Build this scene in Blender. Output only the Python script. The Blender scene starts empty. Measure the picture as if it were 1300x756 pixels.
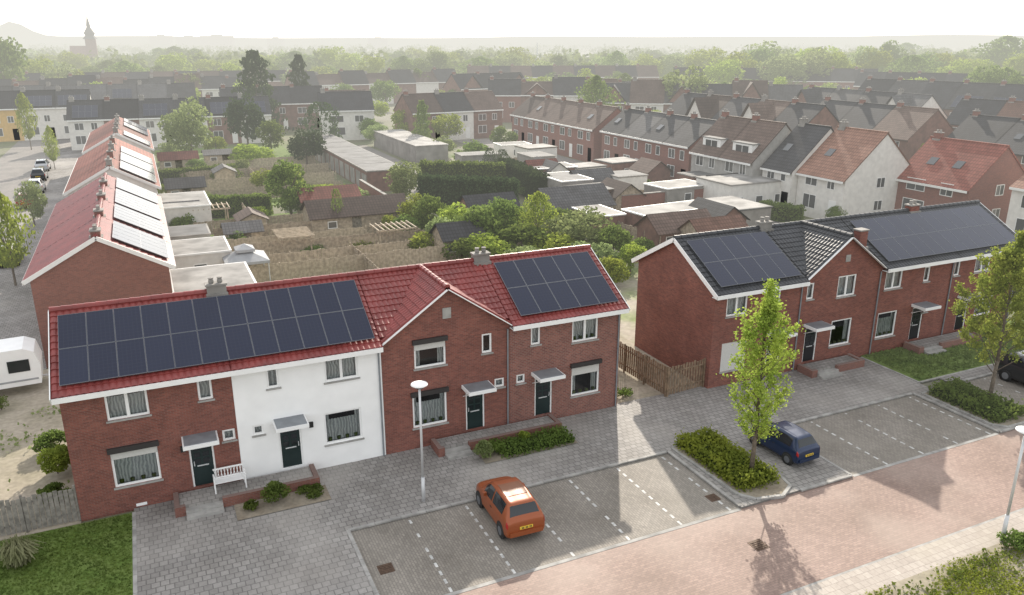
import bpy, math, random
import numpy as np
from mathutils import Vector, Matrix
random.seed(7); rng=np.random.default_rng(5)
R=math.radians; S=bpy.context.scene; C=S.collection
CX,CY,CZ=4.07,-31.86,18.0; PSI=R(24.7); PIT=R(17.87); F=1011.0
cs,sn=math.cos(PSI),math.sin(PSI); cp,sp=math.cos(PIT),math.sin(PIT)
def ray(px,py):
    u=px-650; v=py-378
    den=F*sp+v*cp; Dp=(F*cp-v*sp)/den; L=u/den
    return cs*L+sn*Dp, -sn*L+cs*Dp, den
def P(px,py,z=0):
    a,b,_=ray(px,py); t=CZ-z
    return (CX+a*t, CY+b*t)
def onY(px,py,Y0):
    a,b,_=ray(px,py); t=(Y0-CY)/b
    return CX+a*t, CZ-t
def polar(D,L): return (CX+cs*L+sn*D, CY-sn*L+cs*D)
# ---------------------------------------------------------------- mesh builder
class MB:
    def __init__(s): s.v=[]; s.f=[]; s.m=[]
    def poly(s,pts,mi=0):
        b=len(s.v); s.v+= [tuple(p) for p in pts]; s.f.append(tuple(range(b,b+len(pts)))); s.m.append(mi)
    def box(s,x0,x1,y0,y1,z0,z1,mi=0,M=None):
        b=len(s.v); p=[(x0,y0,z0),(x1,y0,z0),(x1,y1,z0),(x0,y1,z0),(x0,y0,z1),(x1,y0,z1),(x1,y1,z1),(x0,y1,z1)]
        if M is not None: p=[tuple(M@Vector(q)) for q in p]
        s.v+=p
        for q in ((0,3,2,1),(4,5,6,7),(0,1,5,4),(1,2,6,5),(2,3,7,6),(3,0,4,7)):
            s.f.append(tuple(b+i for i in q)); s.m.append(mi)
    def bar(s,p0,p1,w,h,mi=0):
        p0=Vector(p0);p1=Vector(p1);d=p1-p0;l=d.length;z=d/l
        x=Vector((0,0,1)).cross(z)
        if x.length<1e-3: x=Vector((1,0,0))
        x.normalize(); y=z.cross(x)
        M=Matrix((( x.x,y.x,z.x,p0.x),(x.y,y.y,z.y,p0.y),(x.z,y.z,z.z,p0.z),(0,0,0,1)))
        s.box(-w/2,w/2,-h/2,h/2,0,l,mi,M)
    def tube(s,p0,p1,r0,r1=None,n=8,mi=0,cap=True):
        if r1 is None:r1=r0
        p0=Vector(p0);p1=Vector(p1);z=(p1-p0).normalized()
        x=Vector((0,0,1)).cross(z)
        if x.length<1e-3:x=Vector((1,0,0))
        x.normalize();y=z.cross(x);b=len(s.v)
        for p,r in((p0,r0),(p1,r1)):
            for i in range(n):
                a=2*math.pi*i/n; s.v.append(tuple(p+x*r*math.cos(a)+y*r*math.sin(a)))
        for i in range(n):
            j=(i+1)%n; s.f.append((b+i,b+j,b+n+j,b+n+i)); s.m.append(mi)
        if cap:
            s.f.append(tuple(b+n-1-i for i in range(n))); s.f.append(tuple(b+n+i for i in range(n))); s.m+=[mi,mi]
    def lathe(s,prof,n=20,mi=0,c=(0,0,0),axis='z'):
        b=len(s.v)
        for r,z in prof:
            for i in range(n):
                a=2*math.pi*i/n; q=(r*math.cos(a),r*math.sin(a),z)
                if axis=='y': q=(q[0],q[2],q[1])
                s.v.append((q[0]+c[0],q[1]+c[1],q[2]+c[2]))
        for k in range(len(prof)-1):
            for i in range(n):
                j=(i+1)%n; s.f.append((b+k*n+i,b+k*n+j,b+(k+1)*n+j,b+(k+1)*n+i)); s.m.append(mi)
    def grid(s,fn,nu,nv,mi=0):
        b=len(s.v)
        for i in range(nu+1):
            for j in range(nv+1): s.v.append(tuple(fn(i/nu,j/nv)))
        for i in range(nu):
            for j in range(nv):
                s.f.append((b+i*(nv+1)+j,b+(i+1)*(nv+1)+j,b+(i+1)*(nv+1)+j+1,b+i*(nv+1)+j+1)); s.m.append(mi)
    def build(s,name,mats,parent=None,smooth=False):
        me=bpy.data.meshes.new(name); me.from_pydata(s.v,[],s.f)
        if not isinstance(mats,(list,tuple)): mats=[mats]
        for m in mats: me.materials.append(m)
        if len(mats)>1: me.polygons.foreach_set('material_index',s.m)
        if smooth: me.polygons.foreach_set('use_smooth',[True]*len(s.f))
        me.update(); o=bpy.data.objects.new(name,me); C.objects.link(o)
        if parent: o.parent=parent
        return o
def tag(o,label=None,cat=None,group=None,kind=None):
    if label:o['label']=label
    if cat:o['category']=cat
    if group:o['group']=group
    if kind:o['kind']=kind
    return o
def thing(name,label,cat,loc=(0,0,0),rz=0,group=None):
    o=bpy.data.objects.new(name,None); C.objects.link(o); o.location=loc; o.rotation_euler=(0,0,rz)
    o.empty_display_size=.2
    return tag(o,label,cat,group)
ORD=['first','second','third','fourth','fifth','sixth','seventh','eighth','ninth','tenth','eleventh','twelfth','thirteenth','fourteenth','fifteenth','sixteenth','seventeenth','eighteenth','nineteenth','twentieth']
# ---------------------------------------------------------------- materials
HZ=(.87,.855,.79)  # glow colour of the haze painted into materials
def newmat(name):
    m=bpy.data.materials.new(name); m.use_nodes=True; m.node_tree.nodes.clear()
    try: m.cycles.emission_sampling='NONE'
    except Exception: pass
    return m,m.node_tree.nodes,m.node_tree.links
def val(n,l,op,a,b=None):
    q=n.new('ShaderNodeMath'); q.operation=op
    for i,x in enumerate((a,b)):
        if x is None: continue
        if isinstance(x,(int,float)): q.inputs[i].default_value=x
        else: l.new(x,q.inputs[i])
    return q.outputs[0]
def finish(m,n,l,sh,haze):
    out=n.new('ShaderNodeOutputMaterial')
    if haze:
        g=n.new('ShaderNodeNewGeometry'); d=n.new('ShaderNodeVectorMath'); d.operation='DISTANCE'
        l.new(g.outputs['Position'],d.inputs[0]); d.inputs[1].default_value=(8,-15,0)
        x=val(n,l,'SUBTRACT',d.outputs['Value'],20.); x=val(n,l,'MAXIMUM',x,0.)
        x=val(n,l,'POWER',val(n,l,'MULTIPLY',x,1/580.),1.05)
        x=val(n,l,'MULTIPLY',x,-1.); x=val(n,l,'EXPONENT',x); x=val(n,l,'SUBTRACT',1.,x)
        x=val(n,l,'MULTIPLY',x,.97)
        e=n.new('ShaderNodeEmission'); e.inputs[0].default_value=(*HZ,1); e.inputs[1].default_value=1.0  # haze painted into the surface: pale glow growing with distance, no real air volume
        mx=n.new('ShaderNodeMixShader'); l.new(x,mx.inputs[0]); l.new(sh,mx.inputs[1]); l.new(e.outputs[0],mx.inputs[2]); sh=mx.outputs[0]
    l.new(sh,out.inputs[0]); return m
def mixc(n,l,fac,a,b,blend='MIX'):
    q=n.new('ShaderNodeMix'); q.data_type='RGBA'; q.blend_type=blend
    for s,x in ((q.inputs[0],fac),(q.inputs[6],a),(q.inputs[7],b)):
        if isinstance(x,(int,float)): s.default_value=x
        elif isinstance(x,tuple): s.default_value=(*x[:3],1)
        else: l.new(x,s)
    return q.outputs[2]
def noisef(n,l,scale,vec=None,detail=4,lo=.35,hi=.65):
    t=n.new('ShaderNodeTexNoise'); t.inputs['Scale'].default_value=scale; t.inputs['Detail'].default_value=detail
    if vec is not None:l.new(vec,t.inputs['Vector'])
    r=n.new('ShaderNodeMapRange'); r.inputs[1].default_value=lo; r.inputs[2].default_value=hi; l.new(t.outputs['Fac'],r.inputs[0])
    return r.outputs[0]
def pos(n): return n.new('ShaderNodeNewGeometry').outputs['Position']
def bsdf(n,l,col,rough,metal=0,spec=.5,bump=None,bstr=.3,bdist=.02):
    b=n.new('ShaderNodeBsdfPrincipled'); b.inputs['Roughness'].default_value=rough; b.inputs['Metallic'].default_value=metal
    b.inputs['Specular IOR Level'].default_value=spec
    if isinstance(col,tuple): b.inputs['Base Color'].default_value=(*col[:3],1)
    else: l.new(col,b.inputs['Base Color'])
    if bump is not None:
        q=n.new('ShaderNodeBump'); q.inputs['Strength'].default_value=bstr; q.inputs['Distance'].default_value=bdist
        l.new(bump,q.inputs['Height']); l.new(q.outputs[0],b.inputs['Normal'])
    return b
def plain(name,c,rough=.6,metal=0,spec=.5,var=.15,sc=2.,haze=False,coat=0):
    m,n,l=newmat(name); c2=tuple(x*(1-var) for x in c)
    col=mixc(n,l,noisef(n,l,sc,pos(n)),c,c2) if var else c
    b=bsdf(n,l,col,rough,metal,spec)
    if coat: b.inputs['Coat Weight'].default_value=coat; b.inputs['Coat Roughness'].default_value=.05
    return finish(m,n,l,b.outputs[0],haze)
def brick(name,c1,c2,mort,bw,rh,ms,wall=True,rough=.85,haze=False,stain=(.7,.7,.7),stsc=.35,rot=0,stf=.6,off=.5,spec=.5,patch=None):
    m,n,l=newmat(name); p=pos(n); v=p
    if wall:
        s=n.new('ShaderNodeSeparateXYZ'); l.new(p,s.inputs[0]); c=n.new('ShaderNodeCombineXYZ')
        l.new(val(n,l,'ADD',s.outputs[0],s.outputs[1]),c.inputs[0]); l.new(s.outputs[2],c.inputs[1]); v=c.outputs[0]
    elif rot:
        mp=n.new('ShaderNodeMapping'); mp.inputs['Rotation'].default_value=(0,0,rot); l.new(p,mp.inputs[0]); v=mp.outputs[0]
    t=n.new('ShaderNodeTexBrick'); l.new(v,t.inputs['Vector']); t.offset=off
    t.inputs['Scale'].default_value=1; t.inputs['Brick Width'].default_value=bw; t.inputs['Row Height'].default_value=rh
    t.inputs['Mortar Size'].default_value=ms; t.inputs['Mortar Smooth'].default_value=.2; t.inputs['Bias'].default_value=0
    for k,x in (('Color1',c1),('Color2',c2),('Mortar',mort)): t.inputs[k].default_value=(*x,1)
    col=mixc(n,l,val(n,l,'MULTIPLY',noisef(n,l,stsc,p,6,.3,.75),stf),t.outputs['Color'],stain,'MULTIPLY')
    col=mixc(n,l,val(n,l,'MULTIPLY',noisef(n,l,9.,p,3),.3),col,(.58,.58,.58),'MULTIPLY')
    if patch: col=mixc(n,l,val(n,l,'MULTIPLY',noisef(n,l,.17,p,5,.5,.72),.6),col,patch)
    b=bsdf(n,l,col,rough,spec=spec,bump=t.outputs['Fac'],bstr=-.25,bdist=.01)
    return finish(m,n,l,b.outputs[0],haze)
def leafmat(name,c1,c2,haze=True,tr=.5):
    m,n,l=newmat(name); oi=n.new('ShaderNodeObjectInfo')
    col=mixc(n,l,noisef(n,l,1.1,pos(n),3,.35,.65),c1,c2)
    hs=n.new('ShaderNodeHueSaturation'); l.new(col,hs.inputs['Color'])
    a=val(n,l,'MULTIPLY',oi.outputs['Random'],.025); l.new(val(n,l,'ADD',a,.485),hs.inputs['Hue'])
    a=val(n,l,'MULTIPLY',oi.outputs['Random'],.45); l.new(val(n,l,'ADD',a,.8),hs.inputs['Value'])
    d=n.new('ShaderNodeBsdfDiffuse'); t=n.new('ShaderNodeBsdfTranslucent'); l.new(hs.outputs[0],d.inputs[0]); l.new(hs.outputs[0],t.inputs[0])
    mx=n.new('ShaderNodeMixShader'); mx.inputs[0].default_value=tr; l.new(d.outputs[0],mx.inputs[1]); l.new(t.outputs[0],mx.inputs[2])
    return finish(m,n,l,mx.outputs[0],haze)
def tilemat(name,c,haze=True):
    m,n,l=newmat(name); tc=n.new('ShaderNodeTexCoord'); oi=n.new('ShaderNodeObjectInfo')
    t=n.new('ShaderNodeTexBrick'); l.new(tc.outputs['Object'],t.inputs['Vector']); t.offset=0
    t.inputs['Scale'].default_value=1; t.inputs['Brick Width'].default_value=.3; t.inputs['Row Height'].default_value=.33; t.inputs['Mortar Size'].default_value=.035; t.inputs['Mortar Smooth'].default_value=.6
    t.inputs['Color1'].default_value=(*c,1); t.inputs['Color2'].default_value=(*[x*.75 for x in c],1); t.inputs['Mortar'].default_value=(*[x*.45 for x in c],1)
    col=mixc(n,l,val(n,l,'MULTIPLY',noisef(n,l,.5,pos(n),5,.35,.7),.6),t.outputs[0],(.55,.52,.5),'MULTIPLY')
    hs=n.new('ShaderNodeHueSaturation'); l.new(col,hs.inputs['Color']); l.new(val(n,l,'ADD',val(n,l,'MULTIPLY',oi.outputs['Random'],.7),.65),hs.inputs['Value'])
    b=bsdf(n,l,hs.outputs[0],.75,spec=.2,bump=t.outputs['Fac'],bstr=-.5,bdist=.03)
    return finish(m,n,l,b.outputs[0],haze)
M={}
M['brick']=brick('red_brick',(.285,.096,.068),(.17,.058,.044),(.23,.155,.13),.22,.066,.007,stain=(.62,.58,.58),stsc=.8,stf=.7)
M['brickpat']=brick('patterned_brick',(.30,.115,.088),(.18,.068,.056),(.27,.20,.17),.20,.085,.011,stain=(.7,.66,.66),stsc=.7)
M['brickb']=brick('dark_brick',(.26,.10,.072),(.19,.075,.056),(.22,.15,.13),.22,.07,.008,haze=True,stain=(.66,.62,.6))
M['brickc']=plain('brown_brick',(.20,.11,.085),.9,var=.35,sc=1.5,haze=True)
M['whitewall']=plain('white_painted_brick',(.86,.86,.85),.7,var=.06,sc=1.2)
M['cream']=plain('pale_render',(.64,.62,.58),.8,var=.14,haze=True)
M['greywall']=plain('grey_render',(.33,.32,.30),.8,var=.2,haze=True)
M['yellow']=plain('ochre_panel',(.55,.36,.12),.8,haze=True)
def roofm(name,c,c2,rough=.33):
    m,n,l=newmat(name); col=mixc(n,l,noisef(n,l,.9,pos(n),6),c,c2)
    col=mixc(n,l,val(n,l,'MULTIPLY',noisef(n,l,5.,pos(n),3),.35),col,(.6,.55,.55),'MULTIPLY')
    return finish(m,n,l,bsdf(n,l,col,rough,spec=.4).outputs[0],True)
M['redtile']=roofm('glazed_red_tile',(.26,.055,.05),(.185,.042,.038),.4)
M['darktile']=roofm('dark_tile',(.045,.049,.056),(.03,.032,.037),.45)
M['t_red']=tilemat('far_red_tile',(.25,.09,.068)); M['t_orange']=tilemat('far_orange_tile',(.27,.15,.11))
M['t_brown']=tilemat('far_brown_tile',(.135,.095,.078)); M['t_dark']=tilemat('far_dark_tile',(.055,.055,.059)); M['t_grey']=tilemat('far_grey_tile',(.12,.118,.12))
M['white']=plain('white_trim',(.82,.82,.81),.45,var=.05); M['whiteh']=plain('white_trim_far',(.70,.70,.68),.5,var=.05,haze=True)
M['dark']=plain('dark_interior',(.02,.02,.022),.9,var=0); M['black']=plain('black_rubber',(.018,.018,.018),.7,var=0)
M['door']=plain('dark_green_door_paint',(.016,.03,.03),.3,var=.1); M['doorblk']=plain('black_door_paint',(.02,.021,.024),.3,var=.1)
M['shutbox']=plain('dark_shutter_box',(.035,.032,.032),.5,var=.1)
M['zinc']=plain('zinc_sheet',(.25,.27,.29),.5,.2,var=.2); M['steel']=plain('galvanised_steel',(.6,.61,.62),.4,.2,var=.1)
M['concrete']=plain('concrete',(.36,.35,.33),.85,var=.25,sc=3); M['conch']=plain('concrete_far',(.28,.265,.245),.85,var=.35,sc=.8,haze=True)
M['flat']=plain('pale_flat_roof',(.30,.29,.275),.85,var=.5,sc=.6,haze=True); M['bitumen']=plain('bitumen_roof',(.13,.13,.13),.85,var=.45,sc=.6,haze=True)
M['wood']=plain('weathered_fence_wood',(.38,.31,.23),.85,var=.45,sc=4,haze=True); M['woodg']=plain('grey_fence_wood',(.27,.25,.22),.9,var=.4,sc=6)
M['woodl']=plain('light_fence_wood',(.46,.38,.28),.8,var=.4,sc=4,haze=True); M['woodd']=plain('brown_fence_wood',(.27,.19,.125),.85,var=.5,sc=5)
M['canvas']=plain('grey_canvas',(.33,.34,.35),.8,var=.15,haze=True)
M['bark']=plain('tree_bark',(.15,.12,.09),.9,var=.4,sc=9,haze=True)
M['glassp']=plain('far_window_glass',(.045,.05,.055),.12,spec=.9,var=0,haze=True)
def shuttermat():
    m,n,l=newmat('roller_shutter_slats'); s=n.new('ShaderNodeSeparateXYZ'); l.new(pos(n),s.inputs[0])
    w=val(n,l,'FRACT',val(n,l,'MULTIPLY',s.outputs[2],20.)); w=val(n,l,'LESS_THAN',w,.2)
    col=mixc(n,l,w,(.6,.59,.56),(.3,.3,.29)); return finish(m,n,l,bsdf(n,l,col,.5).outputs[0],False)
M['shutter']=shuttermat()
def curtmat():
    m,n,l=newmat('net_curtain'); s=n.new('ShaderNodeSeparateXYZ'); l.new(pos(n),s.inputs[0])
    w=val(n,l,'SINE',val(n,l,'ADD',val(n,l,'MULTIPLY',s.outputs[0],48.),val(n,l,'MULTIPLY',noisef(n,l,2.,pos(n)),5.)))
    w=val(n,l,'MULTIPLY',val(n,l,'ADD',w,1.),.5)
    col=mixc(n,l,w,(.80,.80,.78),(.42,.43,.43)); return finish(m,n,l,bsdf(n,l,col,.9).outputs[0],False)
M['curtain']=curtmat()
def glassmat():
    m,n,l=newmat('window_glass'); g=n.new('ShaderNodeBsdfGlossy'); g.inputs['Roughness'].default_value=.03
    g.inputs[0].default_value=(.9,.95,1,1); t=n.new('ShaderNodeBsdfTransparent'); t.inputs[0].default_value=(.76,.79,.79,1)
    fr=n.new('ShaderNodeFresnel'); fr.inputs[0].default_value=1.6
    mx=n.new('ShaderNodeMixShader'); l.new(fr.outputs[0],mx.inputs[0]); l.new(t.outputs[0],mx.inputs[1]); l.new(g.outputs[0],mx.inputs[2])
    return finish(m,n,l,mx.outputs[0],False)
M['glass']=glassmat(); M['carglass']=plain('tinted_car_glass',(.02,.024,.027),.06,spec=.6,var=0)
def solarmat():
    m,n,l=newmat('solar_cells'); tc=n.new('ShaderNodeTexCoord'); s=n.new('ShaderNodeSeparateXYZ'); l.new(tc.outputs['Object'],s.inputs[0])
    a=val(n,l,'FRACT',val(n,l,'MULTIPLY',s.outputs[0],1/.157)); b=val(n,l,'FRACT',val(n,l,'MULTIPLY',s.outputs[1],1/.16))
    g=val(n,l,'MAXIMUM',val(n,l,'LESS_THAN',a,.05),val(n,l,'LESS_THAN',b,.05))
    oi=n.new('ShaderNodeObjectInfo')
    c=mixc(n,l,oi.outputs['Random'],(.006,.010,.030),(.010,.015,.038)); c=mixc(n,l,g,c,(.022,.028,.05))
    bs=bsdf(n,l,c,.10,spec=.42)
    return finish(m,n,l,bs.outputs[0],True)
M['solar']=solarmat(); M['alu']=plain('aluminium_frame',(.18,.19,.21),.4,.5,var=0,haze=True)
def ramp_ground(name,cols,sc,haze=True,rough=.95,sc2=.02):
    m,n,l=newmat(name); p=pos(n)
    c=mixc(n,l,noisef(n,l,sc,p,8,.35,.65),cols[0],cols[1]); c=mixc(n,l,noisef(n,l,sc2,p,3,.4,.6),c,cols[2]) if len(cols)>2 else c
    c=mixc(n,l,val(n,l,'MULTIPLY',noisef(n,l,sc*9,p,4),.5),c,(.55,.55,.55),'MULTIPLY')
    return finish(m,n,l,bsdf(n,l,c,rough,spec=.2).outputs[0],haze)
M['ground']=ramp_ground('town_ground',[(.12,.17,.05),(.18,.17,.10),(.20,.19,.15)],.25)
M['grass']=ramp_ground('lawn_grass',[(.115,.18,.038),(.16,.215,.06)],1.3)
M['soil']=ramp_ground('bare_soil',[(.24,.20,.15),(.34,.30,.24)],.8)
M['weeds']=ramp_ground('weedy_gravel',[(.38,.34,.28),(.19,.24,.09)],.3)
M['dirt']=ramp_ground('pale_sandy_yard',[(.42,.37,.30),(.30,.27,.20)],.5)
M['pave']=brick('grey_paving_slabs',(.35,.335,.318),(.265,.253,.24),(.17,.162,.154),.3,.3,.02,False,stain=(.64,.62,.60),stsc=.5,stf=.75,rough=.75,patch=(.40,.375,.345),spec=.3)
M['park']=brick('grey_brown_setts',(.33,.30,.262),(.25,.228,.20),(.19,.175,.155),.21,.105,.012,False,stain=(.62,.61,.59),stsc=.45,rot=R(90),stf=.8,rough=.75,patch=(.24,.22,.19),spec=.3)
M['road']=brick('red_brown_brick_paving',(.37,.265,.225),(.29,.205,.175),(.25,.195,.165),.21,.105,.010,False,stain=(.66,.64,.61),stsc=.3,stf=.85,rough=.7,patch=(.38,.31,.265),spec=.3)
M['beige']=brick('beige_paving',(.43,.385,.34),(.37,.325,.285),(.29,.255,.225),.3,.3,.013,False,stain=(.7,.67,.65),rough=.75,patch=(.38,.34,.27))
M['asph']=ramp_ground('street_paving',[(.27,.25,.235),(.21,.2,.19)],.4)
M['kerb']=plain('kerb_stone',(.38,.37,.35),.85,var=.4,sc=2); M['mark']=plain('worn_white_marking',(.62,.62,.60),.8,var=.4,sc=6)
M['iron']=plain('rusty_iron',(.12,.075,.05),.7,.3,var=.4,sc=12)
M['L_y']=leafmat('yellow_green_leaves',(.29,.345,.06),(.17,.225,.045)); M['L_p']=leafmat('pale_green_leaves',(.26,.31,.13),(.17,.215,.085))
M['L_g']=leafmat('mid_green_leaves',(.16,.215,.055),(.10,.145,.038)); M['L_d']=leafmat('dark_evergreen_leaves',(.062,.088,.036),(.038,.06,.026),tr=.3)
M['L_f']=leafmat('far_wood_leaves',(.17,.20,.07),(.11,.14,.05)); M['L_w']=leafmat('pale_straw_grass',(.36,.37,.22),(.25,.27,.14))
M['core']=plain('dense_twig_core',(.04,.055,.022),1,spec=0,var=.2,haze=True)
# ---------------------------------------------------------------- ground
def sheet(name,pts,z,m,kind='structure'):
    b=MB(); b.poly([(x,y,z) for x,y in pts]); return tag(b.build(name,m),kind=kind)
def rect(x0,x1,y0,y1): return [(x0,y0),(x1,y0),(x1,y1),(x0,y1)]
b=MB(); n_=28
for i in range(n_):
    for j in range(n_):
        f=lambda k:(-1 if k<n_/2 else 1)*(abs(k-n_/2)/(n_/2))**3*9000
        b.poly([(f(i),f(j),-.1),(f(i+1),f(j),-.1),(f(i+1),f(j+1),-.1),(f(i),f(j+1),-.1)])
tag(b.build('ground',M['ground']),kind='structure')
sheet('road',rect(-60,140,-15.0,-10.2),-.08,M['road'])
sheet('parking_lot',rect(9.4,24.3,-10.2,-5.1),-.076,M['park'])
sheet('parking_lot_right',rect(30.3,40,-10.2,-5.3),-.076,M['park'])
sheet('parking_lot_far',rect(43,58,-10.2,-5.3),-.076,M['park'])
b=MB()
for r in ((1.9,9.4,-10.2,.2),(9.4,24.3,-5.1,.2),(24.3,30.3,-10.2,.2),(30.3,41.4,-5.3,.2),(40,43,-10.2,-5.3),(43,75,-5.3,-4.4)):
    b.box(r[0],r[1],r[2],r[3],-.09,0)
tag(b.build('pavement',M['pave']),kind='structure')
b=MB(); b.box(-60,140,-16.15,-15.05,-.09,-.04); tag(b.build('pavement_near',M['beige']),kind='structure')
sheet('verge_grass',rect(-60,140,-30,-16.15),-.035,M['dirt'])
sheet('lawn',[(-14,-9.5),(1.9,-9.5),(1.9,-.3),(-14,-.3)],.0,M['grass'])
sheet('lawn_right',[(41.6,-4.5),(75,-4.4),(75,.3),(41.6,.3)],.004,M['grass'])
sheet('yard',rect(-14,0,-.2,18),-.05,M['dirt'])
sheet('side_yard',rect(24.5,30.5,.2,14),-.05,M['dirt'])
sheet('garden_soil',rect(0,66,7,48),-.06,M['weeds'])
sheet('garden_lawn',rect(6,25,44,57),-.05,M['grass']); sheet('garden_lawn_near',rect(9.8,18,24,29),-.05,M['grass'])
sheet('garden_lawn_far',rect(6,27,62,120),-.05,M['grass'])
sheet('side_street',rect(-17,-10.5,-5,330),-.066,M['asph']); sheet('side_pavement',rect(-10.5,-2.6,18,330),-.044,M['pave'])
sheet('back_court',rect(34,41,62,112),-.05,M['asph']); sheet('back_street',rect(58,66.6,20,112),-.05,M['asph'])
sheet('back_yards',rect(46,58,30,90),-.055,M['weeds'])
b=MB()
def kb(x0,y0,x1,y1,w=.14):
    d=Vector((x1-x0,y1-y0,0)); n=max(1,int(d.length/1.0)); 
    for i in range(n):
        a=Vector((x0,y0,-.02))+d*((i+.01)/n); c=Vector((x0,y0,-.02))+d*((i+.99)/n); b.bar(a,c,w,.07)
kb(9.4,-10.2,9.4,-5.1);kb(9.4,-5.1,24.2,-5.1);kb(24.3,-5.1,24.3,-10.1);kb(27.4,-10.2,30.3,-10.2);kb(30.3,-10.2,30.3,-5.3);kb(30.3,-5.3,39.9,-5.3);kb(40,-5.3,40,-10.2);kb(40,-10.2,43,-10.2)
kb(1.9,-10.2,9.4,-10.2);kb(43,-10.2,43,-5.3);kb(43,-5.3,75,-5.3);kb(1.9,-9,1.9,-.3);kb(41.5,-4.5,41.5,-.4);kb(41.6,-4.45,75,-4.45)
tag(b.build('kerb',M['kerb']),kind='structure')
b=MB(); b.box(-60,140,-15.05,-14.95,-.09,-.05); tag(b.build('near_kerb',M['kerb']),kind='structure')
b=MB(); b.box(9.5,24.2,-10.28,-10.12,-.09,-.07); b.box(30.4,39.9,-10.28,-10.12,-.09,-.07); tag(b.build('road_edge_stones',M['kerb']),kind='structure')
b=MB()
def dashes(xs,y0,y1):
    for x in xs:
        y=y0
        while y<y1:
            if random.random()>.06: b.poly([(x-.05,y,-.071),(x+.05,y,-.071),(x+.05,min(y+.26,y1),-.071),(x-.05,min(y+.26,y1),-.071)])
            y+=.5
dashes([11.8,14.2,16.6,19.0,21.4,23.8],-10.1,-5.3); dashes([32.6,34.9,37.2,39.5],-10.1,-5.5); dashes([45.4,47.8,50.2],-10.1,-5.5)
tag(b.build('parking_marking',M['mark']),kind='structure')
# ---------------------------------------------------------------- house parts
PITCH=math.atan(.55)
def tiles(b,o,u,v,W,L,mi=0,pitch=.24,course=.36):
    o=Vector(o);u=Vector(u).normalized();v=Vector(v).normalized();n=u.cross(v)
    if n.z<0:n=-n
    nx=max(2,int(round(W/pitch)))*4; nc=max(1,int(round(L/course))); base=len(b.v); rows=[]
    for k in range(nc):
        rows.append((k*L/nc,.035)); rows.append(((k+.98)*L/nc,0.0))
    for s,h in rows:
        for i in range(nx+1):
            w=abs(math.sin(math.pi*i/4))
            b.v.append(tuple(o+u*(W*i/nx)+v*s+n*(h+.04*w)))
    for k in range(len(rows)-1):
        for i in range(nx):
            b.f.append((base+k*(nx+1)+i,base+k*(nx+1)+i+1,base+(k+1)*(nx+1)+i+1,base+(k+1)*(nx+1)+i)); b.m.append(mi)
    a=o-n*.03; c=a+u*W; b.poly([a,a+v*L,c+v*L,c],mi)
    b.poly([o-n*.03,o+n*.05,o+n*.05+v*L,o-n*.03+v*L],mi); c=o+u*W; b.poly([c-n*.03,c+n*.05,c+n*.05+v*L,c-n*.03+v*L],mi)
    b.poly([o-n*.03,o+u*W-n*.03,o+u*W+n*.04,o+n*.04],mi)
def ridge(b,p0,p1,r=.13,mi=0):
    p0=Vector(p0);p1=Vector(p1);d=p1-p0;n=max(1,int(d.length/.4))
    for i in range(n): b.tube(p0+d*(i/n),p0+d*((i+1.08)/n),r*1.08,r*.92,10,mi)
def panel_mesh():
    b=MB(); w,h=.985,1.62; b.box(-w/2+.012,w/2-.012,-h/2+.012,h/2-.012,0,.037,0)
    for q in ((-w/2,w/2,-h/2,-h/2+.012),(-w/2,w/2,h/2-.012,h/2),(-w/2,-w/2+.012,-h/2+.012,h/2-.012),(w/2-.012,w/2,-h/2+.012,h/2-.012)): b.box(q[0],q[1],q[2],q[3],0,.042,1)
    me=b.build('solar_panel',[M['solar'],M['alu']]); m=me.data; bpy.data.objects.remove(me); return m
PM=panel_mesh()
def panels(root,x0,cols,rows=2,pitch=1.0,s0=.45,eave=(-.4,5.4),tilt=PITCH,side=1,sy=1.12):
    c,s=math.cos(tilt),math.sin(tilt)
    for r in range(rows):
        for k in range(cols):
            ss=s0+(r+.5)*1.635*sy; o=bpy.data.objects.new('solar_panel',PM); C.objects.link(o); o.parent=root
            o.location=(x0+(k+.5)*pitch,eave[0]+side*(c*ss)-side*s*.13,eave[1]+s*ss+c*.13); o.rotation_euler=(tilt*side,0,0); o.scale=(pitch/1.0,sy,1)
def front_wall(b,x0,x1,z0,z1,holes,y=0,dep=.14,mi=0):
    xs=sorted(set([x0,x1]+[h[0] for h in holes]+[h[1] for h in holes])); zs=sorted(set([z0,z1]+[h[2] for h in holes]+[h[3] for h in holes]))
    for i in range(len(xs)-1):
        for j in range(len(zs)-1):
            cx=(xs[i]+xs[i+1])/2; cz=(zs[j]+zs[j+1])/2
            if any(h[0]<cx<h[1] and h[2]<cz<h[3] for h in holes): continue
            b.poly([(xs[i],y,zs[j]),(xs[i+1],y,zs[j]),(xs[i+1],y,zs[j+1]),(xs[i],y,zs[j+1])],mi)
    for a,c,e,f in holes:
        Y=y+dep
        b.poly([(a,y,e),(a,Y,e),(a,Y,f),(a,y,f)],mi); b.poly([(c,y,e),(c,y,f),(c,Y,f),(c,Y,e)],mi)
        b.poly([(a,y,e),(c,y,e),(c,Y,e),(a,Y,e)],mi); b.poly([(a,y,f),(a,Y,f),(c,Y,f),(c,y,f)],mi)
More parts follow.
